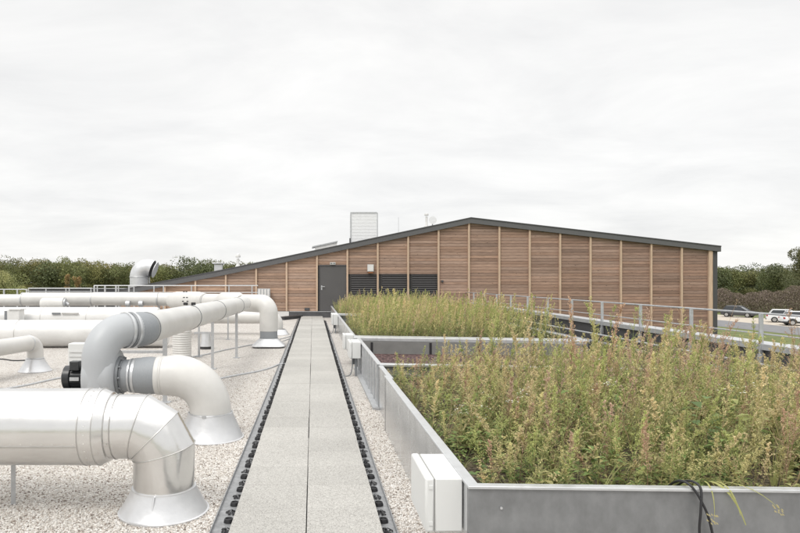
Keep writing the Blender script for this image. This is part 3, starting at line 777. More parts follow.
# mast and antennas
x, y = on_roof(398.5, 2.0)
tag(MB().tube([(x, y, rz(x) - .05), (x, y, PZ(217.5, y))], .009, 6).build('antenna_mast', M['galv']), 'very thin bare mast on the left slope between the ribbed cowl and the ridge vents', 'antenna')
x, y = on_roof(426.5, 2.0); z = rz(x)
t = thing('roof_vent', 'narrow white vent stack near the ridge, left one of the pair', 'vent', (x, y, z))
b = MB(); b.lathe([(.12, -.1), (.12, .1), (.06, .2), (.06, PZ(216.5, y) - z), (0, PZ(216.5, y) - z)], (x, y, z), 16); b.build('pipe', M['white'], t, smooth=40)
b = MB(); b.lathe([(0, -.05), (.11, -.05), (.11, .03), (0, .06)], (x, y, PZ(214.5, y)), 16); b.build('cap', M['white'], t)
x, y = on_roof(432.7, 2.0); z = rz(x)
t = thing('satellite_dish', 'small round pale dish beside the narrow vent stack near the ridge', 'dish', (x, y, z))
b = MB(); b.tube([(x, y + .06, z - .1), (x, y + .06, PZ(220, y))], .03, 10); b.build('mount', M['galv'], t)
b = MB(); b.tube([(x, y - .03, PZ(220.3, y)), (x, y + .0, PZ(220.3, y)), (x, y + .04, PZ(220.3, y))], [.2, .17, .05], 24); b.build('dish', M['paleribs'], t, smooth=40)

# ------------------------------------------------------------------ ducts on the gravel
def cone(b, c, r0, r1, h, n=40):
    """flashing cone standing on the gravel: skirt, flared body, collar"""
    b.lathe([(r0 + .012, 0.002), (r0 + .012, .012), (r0, .016), (r0 - .004, .022), (r1 + .012, h - .012), (r1 + .012, h), (r1 - .01, h)], c, n)
# ---- duct 1: big shiny aluminium jacket
Y1 = 4.66; z1 = .55; X1 = -1.115
t = thing('aluminium_duct', 'nearest shiny aluminium jacketed duct with a segmented elbow, at bottom left', 'duct', (X1, Y1, ZG), 'ducts on the gravel roof')
b = MB(); cone(b, (X1, Y1, ZG), .322, .225, .185); b.tube([(X1 - .02, Y1 - .29, ZG + .03), (X1 - .0145, Y1 - .245, .1)], .008, 6)
b.build('base_cone', M['conealu'], t, smooth=35)
# segmented elbow
Rb = .25; stations = []
cxe, cze = X1 - Rb, z1 - Rb
mit = [0, 11.25, 33.75, 56.25, 78.75, 90]
pp = [(X1, Y1, .088), ]
def arcp(a): return (cxe + Rb * math.cos(R(a)), Y1, cze + Rb * math.sin(R(a)))
# mitre points are where the tangents of neighbouring straight gores meet
gor = []
k = Rb / math.cos(R(15))
pts = [(X1, Y1, .09)] + [(cxe + k * math.cos(R(a)), Y1, cze + k * math.sin(R(a))) for a in (15, 45, 75)] + [(cxe - .10, Y1, z1)]
radii = [.224, .227, .231, .235, .236]
b = MB(); b.tube(pts, radii, 44, caps=False); b.build('elbow', M['alu'], t, smooth=20)
b = MB()
for i in range(1, 4):
    p = Vector(pts[i]); a = (Vector(pts[i]) - Vector(pts[i - 1])).normalized(); c = (Vector(pts[i + 1]) - Vector(pts[i])).normalized()
    nrm = (a + c).normalized(); sc = 1 / a.dot(nrm)
    # elliptical seam
    u = Vector((0, 1, 0)); v = nrm.cross(u).normalized()
    rr = radii[i] + .002
    b.tube([p + u * math.cos(q) * rr + v * math.sin(q) * rr * sc for q in [2 * math.pi * j / 48 for j in range(48)]], .0042, 6, closed=True)
b.ring((X1, Y1, .10), (0, 0, 1), .229, .005, 44)
b.ring((cxe - .09, Y1, z1), (1, 0, 0), .239, .004, 44)
b.build('seam', M['seam'], t, smooth=60)
xj = PX(103.5, Y1)
b = MB(); b.tube([(cxe - .095, Y1, z1), (xj + .07, Y1, z1)], .237, 44, caps=False); b.build('pipe', M['alu'], t, smooth=30)
b = MB(); b.tube([(xj + .075, Y1, z1), (xj + .068, Y1, z1), (xj - .0, Y1, z1), (-3.6, Y1, z1)], [.236, .252, .281, .281], 52, caps=True); b.build('pipe', M['alu'], t, smooth=12)
b = MB()
for xx in (xj - .10, -2.36, -3.2): b.ring((xx, Y1, z1), (1, 0, 0), .2815, .005, 52)
b.ring((xj + .0, Y1, z1), (1, 0, 0), .2815, .004, 52)
for x0, x1_, rr in ((-2.35, xj - .1, .2815), (-3.19, -2.37, .2815), (xj + .09, cxe - .1, .2375)):
    an = R(-18); b.obox(((x0 + x1_) / 2, Y1 - rr * math.cos(an), z1 + rr * math.sin(an) * 1), Vector((1, 0, 0)), Vector((0, math.cos(an), -math.sin(an))), Vector((0, math.sin(an), math.cos(an))), (x1_ - x0) / 2, .003, .006)
for k in range(26):
    an = R(-14); xx = -3.1 + k * .074
    if xx < xj - .12: b.lathe([(0, .004), (.005, .002), (.006, 0)], (xx, Y1 - .2805 * math.cos(an), z1 + .2805 * math.sin(an)), 6)
for q in range(28):
    a = 2 * math.pi * q / 28; b.lathe([(0, .004), (.004, .002), (.005, 0)], (xj - .05, Y1 - .2815 * math.cos(a), z1 + .2815 * math.sin(a)), 6)
b.build('jacket_overlap', M['seam'], t, smooth=40)
xl_ = PX(13.5, 4.78)
b = MB(); b.box(xl_ - .017, xl_ + .017, 4.775, 4.781, ZG, .30); b.box(xl_ - .017, xl_ - .011, 4.782, 4.81, ZG, .30); b.build('support_leg', M['galv'], t)

# ---- duct 2: fan assembly
Y2 = 6.86; X2 = -1.13; z2 = .60
t = thing('fan_duct', 'grey fan and duct with a cream elbow coming down into an aluminium cone', 'duct', (X2, Y2, ZG), 'ducts on the gravel roof')
b = MB(); cone(b, (X2, Y2, ZG), .355, .235, .275); b.tube([(X2 - .03, Y2 - .30, ZG + .05), (X2 - .02, Y2 - .243, .17)], .007, 6); b.build('base_cone', M['conealu'], t, smooth=35)
pts = bend((X2, Y2, .17), (X2, Y2, z2), (PX(159, Y2), Y2 + .0, z2), 14, .40)
b = MB(); b.tube(pts, [.226] * (len(pts) - 1) + [.205], 40, caps=False); b.build('elbow', M['cream'], t, smooth=40)
b = MB()
b.ring((X2, Y2, .195), (0, 0, 1), .236, .009, 40); b.obox((X2 - .03, Y2 - .245, .195), Vector((1, 0, 0)), Vector((0, 1, 0)), Vector((0, 0, 1)), .02, .012, .012)
b.build('clamp', M['galv'], t, smooth=60)
xf = PX(159, Y2)
b = MB(); b.tube([(xf + .03, Y2, z2), (xf + .0, Y2, z2), (xf - .02, Y2, z2)], [.212, .214, .207], 40); b.ring((xf + .05, Y2, z2), (1, 0, 0), .212, .006, 40); b.build('socket_ring', M['cream'], t, smooth=30)
b = MB(); b.tube([(xf - .021, Y2, z2), (xf - .1, Y2, z2), (xf - .18, Y2, z2), (xf - .24, Y2, z2)], [.2, .206, .2, .19], 40, caps=False); b.build('flexible_sleeve', M['sleeve'], t, smooth=40)
b = MB(); b.band((xf - .255, Y2, z2), (1, 0, 0), .185, .03, .008); b.band((xf - .30, Y2, z2), (1, 0, 0), .18, .02, .008); b.build('clamp', M['rim'], t, smooth=30)
b = MB(); b.tube([(xf - .24, Y2, z2), (xf - .42, Y2, z2)], [.178, .172], 36, caps=False); b.build('inlet_pipe', M['sleeve'], t, smooth=40)
# flange, scroll, motor
xs_ = xf - .42
b = MB(); b.tube([(xs_ + .02, Y2, z2), (xs_ - .012, Y2, z2)], .215, 36)
for i in range(10):
    a = i * math.pi / 5; b.tube([(xs_ + .019, Y2 + .195 * math.cos(a), z2 + .195 * math.sin(a)), (xs_ + .042, Y2 + .195 * math.cos(a), z2 + .195 * math.sin(a))], .012, 6)
b.ring((xs_ + .03, Y2, z2), (1, 0, 0), .178, .01, 36); b.build('flange', M['darkgrey'], t, smooth=30)
xc = xs_ - .185
b = MB(); n_ = 44
def scroll(xa, rr, n=48): return [(xa, Y2 + (rr) * math.cos(2 * math.pi * i / n), z2 + (rr) * math.sin(2 * math.pi * i / n)) for i in range(n)]
prof = [(-.17, .0), (-.17, .24), (-.155, .285), (-.11, .315), (0, .325), (.11, .315), (.155, .285), (.172, .24), (.172, 0)]
vs = []; fs = []
for xo, rr in prof: vs += [(xc + xo, Y2 + .0 + rr * math.cos(2 * math.pi * i / n_), z2 + rr * math.sin(2 * math.pi * i / n_)) for i in range(n_)]
for j in range(len(prof) - 1):
    for i in range(n_): fs.append((j * n_ + i, j * n_ + (i + 1) % n_, (j + 1) * n_ + (i + 1) % n_, (j + 1) * n_ + i))
b.add(vs, fs); b.build('fan_housing', M['plastic'], t, smooth=50)
# discharge elbow: rises on the near side and turns away over the gravel
A0 = Vector((xc - .01, Y2 - .145, z2 - .12)); A1 = Vector((xc - .0, Y2 - .16, 1.095)); A2 = Vector((-1.97, 7.12, 1.09))
pts = bend(A0, A1, A2, 12, .30)
b = MB(); b.tube(pts, [.178 + .012 * i / len(pts) for i in range(len(pts))], 40, caps=False); b.build('discharge_elbow', M['plastic'], t, smooth=50)
d = (A2 - Vector(pts[-2])).normalized()
e0 = Vector(pts[-2])
b = MB(); b.band(e0 + d * .02, d, .192, .03, .01); b.band(e0 + d * .10, d, .196, .03, .008); b.build('clamp', M['rim'], t, smooth=30)
b = MB(); b.ring(e0 + d * .065, d, .19, .008, 36); b.build('seal', M['darkgrey'], t, smooth=60)
# flexible sleeve between discharge elbow and long pipe
S1 = Vector((-1.955, 7.22, 1.09)); sp_ = [e0 + d * .12, e0 + d * .20, A2.lerp(S1, .3), S1]
b = MB(); b.tube(sp_, [.186, .200, .197, .186], 36, caps=False); b.build('flexible_sleeve', M['sleeve'], t, smooth=50)
# long pipe running away
E = Vector((-1.80, 16.25, 1.065)); dd = (E - S1).normalized()
b = MB(); b.tube([S1 - dd * .02, S1 + dd * 2.4, S1 + dd * 4.8, E], .187, 36, caps=True); b.build('long_pipe', M['cream'], t, smooth=40)
for q in (.0, 2.42, 4.85, 7.6):
    b = MB(); b.band(S1 + dd * q, dd, .187, .022, .007); b.build('clamp', M['darkgrey'], t, smooth=30)
b = MB()
c = S1 + dd * 2.45
for i in (-.05, .05): b.obox(c + Vector((i * 1.2, -.03, .21)), Vector((1, 0, 0)), Vector((0, 1, 0)), Vector((0, 0, 1)), .03, .03, .02)
b.build('clamp_bolt', M['black'], t)
# motor
mm = MB(); zc_ = z2 - .02; xm = xc - .17
mm.tube([(xm, Y2, zc_), (xm - .04, Y2, zc_), (xm - .05, Y2, zc_), (xm - .17, Y2, zc_), (xm - .18, Y2, zc_), (xm - .25, Y2, zc_), (xm - .27, Y2, zc_)], [.12, .12, .105, .105, .13, .13, .09], 28)
mo = mm.build('motor', M['motor'], t, smooth=30)
f = MB()
for i in range(20):
    a = 2 * math.pi * i / 20; u = Vector((0, math.cos(a), math.sin(a)))
    f.obox(Vector((xm - .11, Y2, zc_)) + u * .112, Vector((1, 0, 0)), u, Vector((0, -math.sin(a), math.cos(a))), .058, .012, .003)
f.build('cooling_fin', M['motor'], mo)
MB().box(xm - .165, xm - .06, Y2 - .13, Y2 - .03, zc_ + .09, zc_ + .19).build('terminal_box', M['motor'], mo, bevel=.008)
MB().box(xm - .16, xm - .06, Y2 - .136, Y2 - .13, zc_ - .02, zc_ + .02).build('name_plate', M['galv'], mo)
b = MB(); b.box(xm - .33, xm + .30, Y2 - .2, Y2 + .25, zc_ - .18, zc_ - .145)
for x_ in (xm - .29, xm + .2):
    for y_ in (Y2 - .16, Y2 + .2): b.box(x_ - .02, x_ + .02, y_ - .02, y_ + .02, ZG, zc_ - .181)
b.build('fan_stand', M['anth'], t)

# ---- supports of the long pipe (each stand its own thing)
def stand(label, x, y, ztop, arm=None, w_=.022, zb=ZG):
    t = thing('pipe_stand', label, 'stand', (x, y, ZG), 'galvanised pipe stands')
    b = MB(); b.box(x - w_, x + w_, y - .004, y + .004, ZG, ztop); b.box(x - w_, x - w_ + .007, y + .005, y + .04, ZG, ztop); b.build('post', M['galv'], t)
    b = MB(); b.box(x - .07, x + .07, y - .06, y + .08, ZG + .001, ZG + .014); b.build('foot_plate', M['galv'], t)
    if arm:
        b = MB(); b.box(min(x, x + arm[0]), max(x, x + arm[0]), y + .006, y + .035, arm[1], arm[1] + .04); b.build('cross_arm', M['galv'], t)
stand('galvanised stand just behind the fan sleeve carrying a dark horizontal arm', PX(165, 8.8), 8.8, .92, (-.72, .62), .032)
stand('taller galvanised stand under the second clamp of the long cream pipe', PX(212.5, 12.2), 12.2, .90, (-.36, .61), .028)
stand('galvanised stand left of the tall one with a cross arm between them', PX(199, 14.2), 14.2, .96, None, .024)
stand('galvanised stand nearest the walkway, under the far end of the cream pipe', PX(236.5, 14.0), 14.0, .98, (-.3, .90), .03)
stand('far slim galvanised stand seen below the cross pipe', PX(228, 18.5), 18.5, .62, None, .02)

# ---- duct 3: cross pipe and down elbow beside the walkway
Y3 = 16.4; X3 = -1.165
t = thing('cream_duct', 'cream cross pipe whose elbow drops into a square based cone beside the walkway', 'duct', (X3, Y3, ZG), 'ducts on the gravel roof')
W0 = Vector((-4.25, 18.9, 1.08)); W1 = Vector((X3, Y3, 1.055))
pts = bend((X3, Y3, .34), W1, W0, 12, .27)
b = MB(); b.tube(pts, [.24] * (len(pts) - 1) + [.205], 36, caps=True); b.build('pipe', M['cream'], t, smooth=45)
b = MB(); b.tube([(X3, Y3, .14), (X3, Y3, .34)], .235, 36); b.build('flexible_sleeve', M['sleeve'], t, smooth=40)
n4 = 4
b = MB()
v = []; 
r_t, r_b = .25, .43
for i in range(40):
    a = 2 * math.pi * i / 40; v.append((X3 + r_t * math.cos(a), Y3 + r_t * math.sin(a), .15))
for i in range(40):
    a = 2 * math.pi * i / 40; c_, s_ = math.cos(a), math.sin(a); q = min(1 / max(abs(c_), 1e-3), 1 / max(abs(s_), 1e-3), 1.25)
    v.append((X3 + r_b * c_ * q, Y3 + r_b * s_ * q, -.03))
for i in range(40): v.append((v[40 + i][0], v[40 + i][1], -.045))
b.add(v, [(i, (i + 1) % 40, 40 + (i + 1) % 40, 40 + i)[::-1] for i in range(40)] + [(40 + i, 40 + (i + 1) % 40, 80 + (i + 1) % 40, 80 + i)[::-1] for i in range(40)])
b.build('base_cone', M['conealu'], t, smooth=25)
b = MB(); b.box(X3 - .3, X3 + .3, Y3 - .28, Y3 + .28, ZG, -.046); b.build('kerb', M['membrane'], t)
dW = (W0 - W1).normalized()
b = MB()
for q in (1.0, 2.45): b.band(W1 + dW * q, dW, .232 - q * .008, .022, .01)
b.build('clamp', M['darkgrey'], t, smooth=30)
# tee bodies behind
b = MB(); b.tube([(-3.1, 17.95, 1.08), (-3.35, 18.2, 1.08), (-4.1, 18.8, 1.07), (-4.3, 18.97, 1.07)], [.22, .27, .27, .22], 30); b.build('tee_body', M['cream'], t, smooth=40)
b = MB(); b.tube([(-1.95, 16.9, 1.07), (-2.05, 17.0, 1.09), (-2.5, 17.4, 1.09), (-2.6, 17.5, 1.09)], [.21, .255, .255, .2], 30); b.build('tee_body', M['cream'], t, smooth=40)
b = MB()
for x_, z_ in ((184, 291.7), (186.5, 291.7), (184, 297.5), (187, 297.5), (183, 301.3), (187.5, 301.3)):
    p = P(x_, z_, 17.6); b.obox(p, Vector((1, 0, 0)), Vector((0, 1, 0)), Vector((0, 0, 1)), .018, .05, .014)
b.build('bolt', M['black'], t)

# ---- duct 4: the same elbow farther back, half hidden
Y4 = 20.3; X4 = PX(277, Y4)
t = thing('cream_duct', 'farthest duct elbow at the walkway, half hidden behind the square based one', 'duct', (X4, Y4, ZG), 'ducts on the gravel roof')
pts = bend((X4, Y4, .0), (X4, Y4, .47), (X4 - 3.6, Y4 + .2, .47), 8, .22)
b = MB(); b.tube(pts, .20, 30); b.build('pipe', M['cream'], t, smooth=45)
b = MB(); cone(b, (X4 + .06, Y4 - .05, ZG), .34, .22, .18); b.build('base_cone', M['conealu'], t, smooth=35)

# ---- duct 5: small pipe at the left
Y5 = 11.95; X5 = PX(35.3, Y5)
t = thing('cream_duct', 'small cream pipe at the left edge bending down into a low aluminium cone', 'duct', (X5, Y5, ZG), 'ducts on the gravel roof')
b = MB(); cone(b, (X5, Y5, ZG), .295, .155, .24); b.build('base_cone', M['conealu'], t, smooth=35)
pts = bend((X5, Y5, .12), (X5, Y5, .475), (X5 - .75, Y5 - 3.0, .44), 10, .19)
b = MB(); b.tube(pts, .148, 28); b.build('pipe', M['cream'], t, smooth=45)
b = MB(); b.ring((X5, Y5, .17), (0, 0, 1), .152, .012, 28); b.ring(pts[-2], Vector(pts[-1]) - Vector(pts[-2]), .150, .01, 28); b.build('clamp', M['rim'], t, smooth=60)

# ---- big low white ducts
def bigduct(label, x0, x1, Y, z, r_, segs, cap=True):
    t = thing('white_duct', label, 'duct', ((x0 + x1) / 2, Y, ZG), 'ducts on the gravel roof')
    b = MB(); b.tube([(x0, Y, z), (x1 - .12, Y, z), (x1 - .04, Y, z), (x1, Y, z)], [r_, r_, r_ * .93, r_ * .75], 48); b.build('pipe', M['white'], t, smooth=25)
    b = MB()
    for s_ in segs: b.ring((s_, Y, z), (1, 0, 0), r_ + .002, .008, 48)
    b.build('seam', M['seam'], t, smooth=60)
    for s_ in segs[::2]:
        b = MB(); b.box(s_ + .3, s_ + .38, Y - .2, Y + .2, ZG, z - r_ * .9); b.build('saddle', M['galv'], t)
    return t
bigduct('large low white duct across the gravel behind the fan, nearest of the wide white pair', -14, PX(168, 16.3), 16.3, .285, .35, [PX(x_, 16.3) for x_ in (20, 104, 125, 145)])
far_duct = bigduct('large white duct carrying the small grey unit, second of the wide white pair', -17, PX(160, 19.4), 19.4, .48, .37, [PX(x_, 19.4) for x_ in (-20, 45, 90, 140)])
# small unit standing on the white duct
Yu = 18.55; t = thing('fan_unit', 'small light grey box unit with dark louvres on the far white duct at left', 'ventilation unit', (PX(12, Yu), Yu, .45), )
b = MB(); b.box(PX(7, Yu), PX(19, Yu), Yu, Yu + .35, PZ(322, Yu), PZ(310, Yu)); b.build('housing', M['white'], t, bevel=.008)
b = MB(); b.box(PX(4, Yu), PX(7, Yu) - .002, Yu + .02, Yu + .33, PZ(322, Yu), PZ(311, Yu)); b.build('louvre', M['darkgrey'], t)
b = MB(); b.box(PX(9, Yu), PX(20.5, Yu), Yu - .03, Yu + .38, PZ(309.9, Yu), PZ(309.0, Yu)); b.build('lid', M['white'], t)
b = MB(); b.box(PX(3, Yu), PX(25, Yu), Yu - .02, Yu + .6, PZ(322.8, Yu), PZ(322.1, Yu)); b.build('base_plate', M['galv'], t)
Yu = 19.02
b = MB(); b.obox((PX(56, Yu), 19.035, PZ(313.5, Yu)), Vector((1, 0, 0)), Vector((0, 1, 0)), Vector((0, 0, 1)), .13, .02, .03)
b.build('handle', M['darkgrey'], far_duct, bevel=.006)
b = MB(); b.obox((PX(70, Yu), 19.03, PZ(313.4, Yu)), Vector((1, 0, 0)), Vector((0, 1, 0)), Vector((0, 0, 1)), .26, .02, .025)
b.build('bracket', M['seam'], far_duct, bevel=.006)

# ---- far cream pipe run
Yc = 20.6; zc = PZ(299.2, Yc); rc = .215
t = thing('cream_pipe_run', 'long cream pipe run on stands in front of the left guardrails', 'duct', (-6, Yc, ZG), 'ducts on the gravel roof')
b = MB(); b.tube([(-17, Yc, zc - .03), (PX(23, Yc), Yc, zc - .03)], rc * .9, 30); b.build('pipe', M['cream'], t, smooth=40)
b = MB(); b.tube([(PX(23, Yc), Yc, zc), (PX(26, Yc), Yc, zc), (PX(92, Yc), Yc, zc)], [rc, rc * 1.03, rc * 1.03], 30); b.build('pipe', M['cream'], t, smooth=40)
b = MB(); b.tube([(PX(92, Yc), Yc, zc + .01), (PX(178, Yc), Yc - .3, zc), (PX(196, Yc), Yc - 1.3, zc - .02)], rc, 30); b.build('pipe', M['cream'], t, smooth=40)
b = MB()
for x_ in (23, 92.5, 160): b.band((PX(x_, Yc), Yc - (.25 if x_ > 150 else 0), zc), (1, 0, 0), rc, .03, .016)
b.build('clamp', M['galv'], t, smooth=30)
for x_ in (-20, 60, 92, 120, 159, 172):
    b = MB(); b.box(PX(x_, Yc) - .03, PX(x_, Yc) + .03, Yc - .02, Yc + .02, ZG, zc - rc + .03); b.build('support_leg', M['galv'], t)
Yn = 19.9
t = thing('duct_stub', 'short blunt cream duct piece in front of the long cream pipe run', 'duct', (PX(54, Yn), Yn, ZG), 'ducts on the gravel roof')
b = MB(); b.tube([P(41.5, 303.5, Yn), P(43, 303.5, Yn), P(64.5, 303.0, Yn)], [.15, .185, .175], 28); b.build('pipe', M['cream'], t, smooth=40)
b = MB(); b.tube([P(64.6, 302.8, Yn), P(66, 302.8, Yn)], .14, 24); b.tube([P(66, 302.8, Yn), P(68.5, 304.8, Yn)], .05, 10); b.build('flange', M['galv'], t, smooth=40)
b = MB(); b.box(PX(52, Yn) - .03, PX(52, Yn) + .03, Yn - .02, Yn + .02, ZG, PZ(308, Yn)); b.build('support_leg', M['galv'], t)
Yn = 20.2
for k_, (xa, lab) in enumerate(((128, 'small round grey valve fitting under the cream pipe run, left one'), (141, 'small round grey valve fitting under the cream pipe run, right one'))):
    b = MB(); b.tube([P(xa - 2, 303.8, Yn), P(xa + 2, 303.8, Yn)], .10, 16); b.tube([P(xa, 303.8, Yn), P(xa, 308, Yn)], .04, 8)
    b.tube([P(xa, 308, Yn), (PX(xa, Yn), Yn, ZG)], .025, 8)
    tag(b.build('pipe_fitting', M['galv'], smooth=40), lab, 'pipe fitting', 'pipe fittings')
# domed rooflights between the ducts (low white bumps)
Yd = 20.0
# vertical corrugated duct below the tee
Yq = 13.7; x_ = PX(182, Yq)
t = thing('vertical_duct', 'short upright ribbed cream duct under the long pipe, behind the fan elbow', 'duct', (x_, Yq, ZG), 'ducts on the gravel roof')
b = MB(); pr = []
z = 0
while z < .72: pr += [(.20, z), (.212, z + .02), (.20, z + .04)]; z += .05
b.lathe([(.22, 0)] + pr + [(.0, z)], (x_, Yq, ZG), 30); b.build('ribbed_pipe', M['cream'], t, smooth=60)
b = MB(); b.ring((x_, Yq, ZG + .05), (0, 0, 1), .225, .015, 30); b.build('clamp', M['galv'], t, smooth=60)
# small capped roof outlet
Yq = 15.9; x_ = PX(206, Yq)
t = thing('roof_outlet', 'small aluminium roof outlet with a dark base behind the pipe stands', 'vent', (x_, Yq, ZG))
b = MB(); b.lathe([(.165, .07), (.165, .08), (.12, .26), (.115, .40), (.0, .41)], (x_, Yq, ZG), 28); b.build('cowl', M['conealu'], t, smooth=35)
b = MB(); b.lathe([(.15, 0), (.15, .069), (0, .069)], (x_, Yq, ZG), 28); b.build('base', M['membrane'], t, smooth=35)

# control cabinet behind the fan
Yb = 8.6; xa, xb = PX(68, Yb), PX(87, Yb)
t = thing('control_cabinet', 'light grey ribbed control cabinet behind the black motor', 'cabinet', ((xa + xb) / 2, Yb, ZG))
b = MB(); b.box(xa, xb, Yb, Yb + .2, PZ(382, Yb), PZ(343.5, Yb)); b.build('housing', M['box'], t, bevel=.01)
b = MB()
for i in range(7): b.box(xa + .02, xb - .02, Yb - .012, Yb - .002, PZ(382, Yb) + .04 + i * .062, PZ(382, Yb) + .055 + i * .062)
b.build('rib', M['box'], t)
b = MB(); b.box(xb + .004, xb + .03, Yb - .02, Yb + .1, PZ(372, Yb), PZ(340.5, Yb)); b.build('heat_sink', M['darkgrey'], t)
b = MB(); b.box(xa + .03, xa + .07, Yb + .05, Yb + .09, ZG, PZ(382, Yb) - .002); b.box(xb - .07, xb - .03, Yb + .05, Yb + .09, ZG, PZ(382, Yb) - .002); b.build('leg', M['galv'], t)

# conduits across the gravel
def gp(x, y, h=.012):
    Yg = (EYE + .08 - h) * FPX / (y - VY); return Vector((PX(x, Yg), Yg, ZG + h))
def smoothline(pts, n=6):
    res = []
    P_ = [pts[0]] + pts + [pts[-1]]
    for i in range(1, len(P_) - 2):
        for k in range(n):
            t_ = k / n; a, b_, c_, d_ = P_[i - 1], P_[i], P_[i + 1], P_[i + 2]
            res.append(.5 * ((2 * b_) + (c_ - a) * t_ + (2 * a - 5 * b_ + 4 * c_ - d_) * t_ ** 2 + (3 * b_ - a - 3 * c_ + d_) * t_ ** 3))
    return res + [pts[-1]]
def cable(name, label, pts, r_, m, cat='conduit', g='cables on the gravel roof'):
    return tag(MB().tube(smoothline(pts), r_, 8).build(name, m, smooth=60), label, cat, g)
cable('conduit', 'grey conduit crossing the gravel from the far pipe stands to the walkway', [gp(190, 357.5), gp(208, 354), gp(225, 350), gp(253, 344.5), gp(272, 341), gp(290, 336.5)], .02, M['galv'])
cable('conduit', 'grey conduit crossing the gravel just behind the fan elbow to the walkway', [gp(205, 381.5), gp(218, 379), gp(238, 375), gp(257, 371.5), gp(270, 368), gp(279, 364.5), gp(287, 364)], .02, M['galv'])
cable('conduit', 'grey conduit running from the black motor to the left over the gravel', [gp(-30, 397), gp(6, 389), gp(30, 384.5), gp(52, 379.5), gp(68, 376.5)], .02, M['galv'])
cable('cable', 'thin black cable on the gravel behind the small left cone', [gp(-30, 359), gp(0, 359), gp(14, 360.5), gp(30, 360)], .014, M['black'], 'cable')
cable('conduit', 'short grey conduit by the walkway at the square based cone', [gp(283, 341), gp(293, 337.5), gp(300, 337)], .02, M['galv'])
b = MB(); b.wallseg((PX(284, 28), 27.9), (PX(303, 29.4), 29.4), .35, ZG + .002, .06)
b.build('x', M['membrane']); o = bpy.data.objects['x']; o.name = 'membrane_roll'; tag(o, 'flat dark strip of roofing membrane at the far end of the walkway', 'membrane')

# ------------------------------------------------------------------ white junction boxes on the planter wall
def jbox(label, y0, ln, x1=.825, ztop=.548, h=.30, dpt=.205, tail=True):
    x0 = x1 - dpt
    t = thing('junction_box', label, 'junction box', (x0, y0, ztop - h), 'white junction boxes on the planter wall')
    b = MB(); b.box(x0 + .055, x1, y0 + .004, y0 + ln - .004, ztop - h + .004, ztop - .004); b.build('body', M['box'], t, bevel=.006)
    b = MB(); b.box(x0, x0 + .05, y0, y0 + ln, ztop - h, ztop); b.build('lid', M['box'], t, bevel=.012)
    b = MB(); b.box(x0 + .0505, x0 + .0545, y0 + .006, y0 + ln - .006, ztop - h + .006, ztop - .006); b.build('seal', M['boxseam'], t)
    b = MB()
    for z_ in (ztop - .05, ztop - h + .05):
        b.obox((x0 + .03, y0 - .002, z_), Vector((1, 0, 0)), Vector((0, 1, 0)), Vector((0, 0, 1)), .01, .003, .01)
    b.build('latch', M['box'], t)
    if tail:
        b = MB(); b.box(x1 - .10, x1 - .06, y0 + .08, y0 + .12, ZG, ztop - h - .001); b.box(x1 - .14, x1 - .05, y0 + .16, y0 + .17, ztop - h - .12, ztop - h - .001); b.build('bracket', M['darkgrey'], t)
        b = MB(); b.tube(smoothline([Vector((x1 - .14, y0 + .13, ztop - h)), Vector((x1 - .15, y0 + .12, .05)), Vector((x1 - .2, y0 + .1, ZG + .015)), Vector((.50, y0 + .02, ZG + .015))]), .010, 8); b.build('cable_tail', M['darkgrey'], t, smooth=60)
jbox('nearest white junction box on the zinc planter side at the bottom of the picture', 3.43, .51, tail=False)
jbox('white junction box on the planter wall beside the reddish gravel bed', 11.2, .60, .86)
jbox('white junction box partly hidden just behind the one at the gravel bed', 12.75, .5, .83, tail=False)
jbox('farthest white junction box near the end of the walkway', 20.6, 1.1, .83, .56, .36)

# black cables over the near planter front
def fz(x): return .547 - (x - .83) * .0033
def fy(x): return 3.30 - (x - .824) * .0273
for k_, (xa, xb, lab) in enumerate(((PX(682, 3.3), PX(713.5, 3.25), 'black cable drooping in an arc over the near planter rim, right hand one'), (PX(690, 3.3), PX(699, 3.25), 'black cable hanging straight down over the near planter rim, left hand one'))):
    ya = fy(xa)
    pts = [Vector((xa - .015, ya + .22, .44)), Vector((xa - .005, ya + .07, .562)), Vector((xa + .03, ya - .005, .556)), Vector((xa + .55 * (xb - xa) + .01, ya - .03, .45)), Vector((xa + .88 * (xb - xa), ya - .025, .35)), Vector((xb + .005, ya - .02, .24)), Vector((xb + .012, ya - .02, .1)), Vector((xb + .0, ya - .02, ZG + .01))]
    tag(MB().tube(smoothline(pts), .0065, 8).build('cable', M['black'], smooth=60), lab, 'cable', 'black cables over the planter rim')

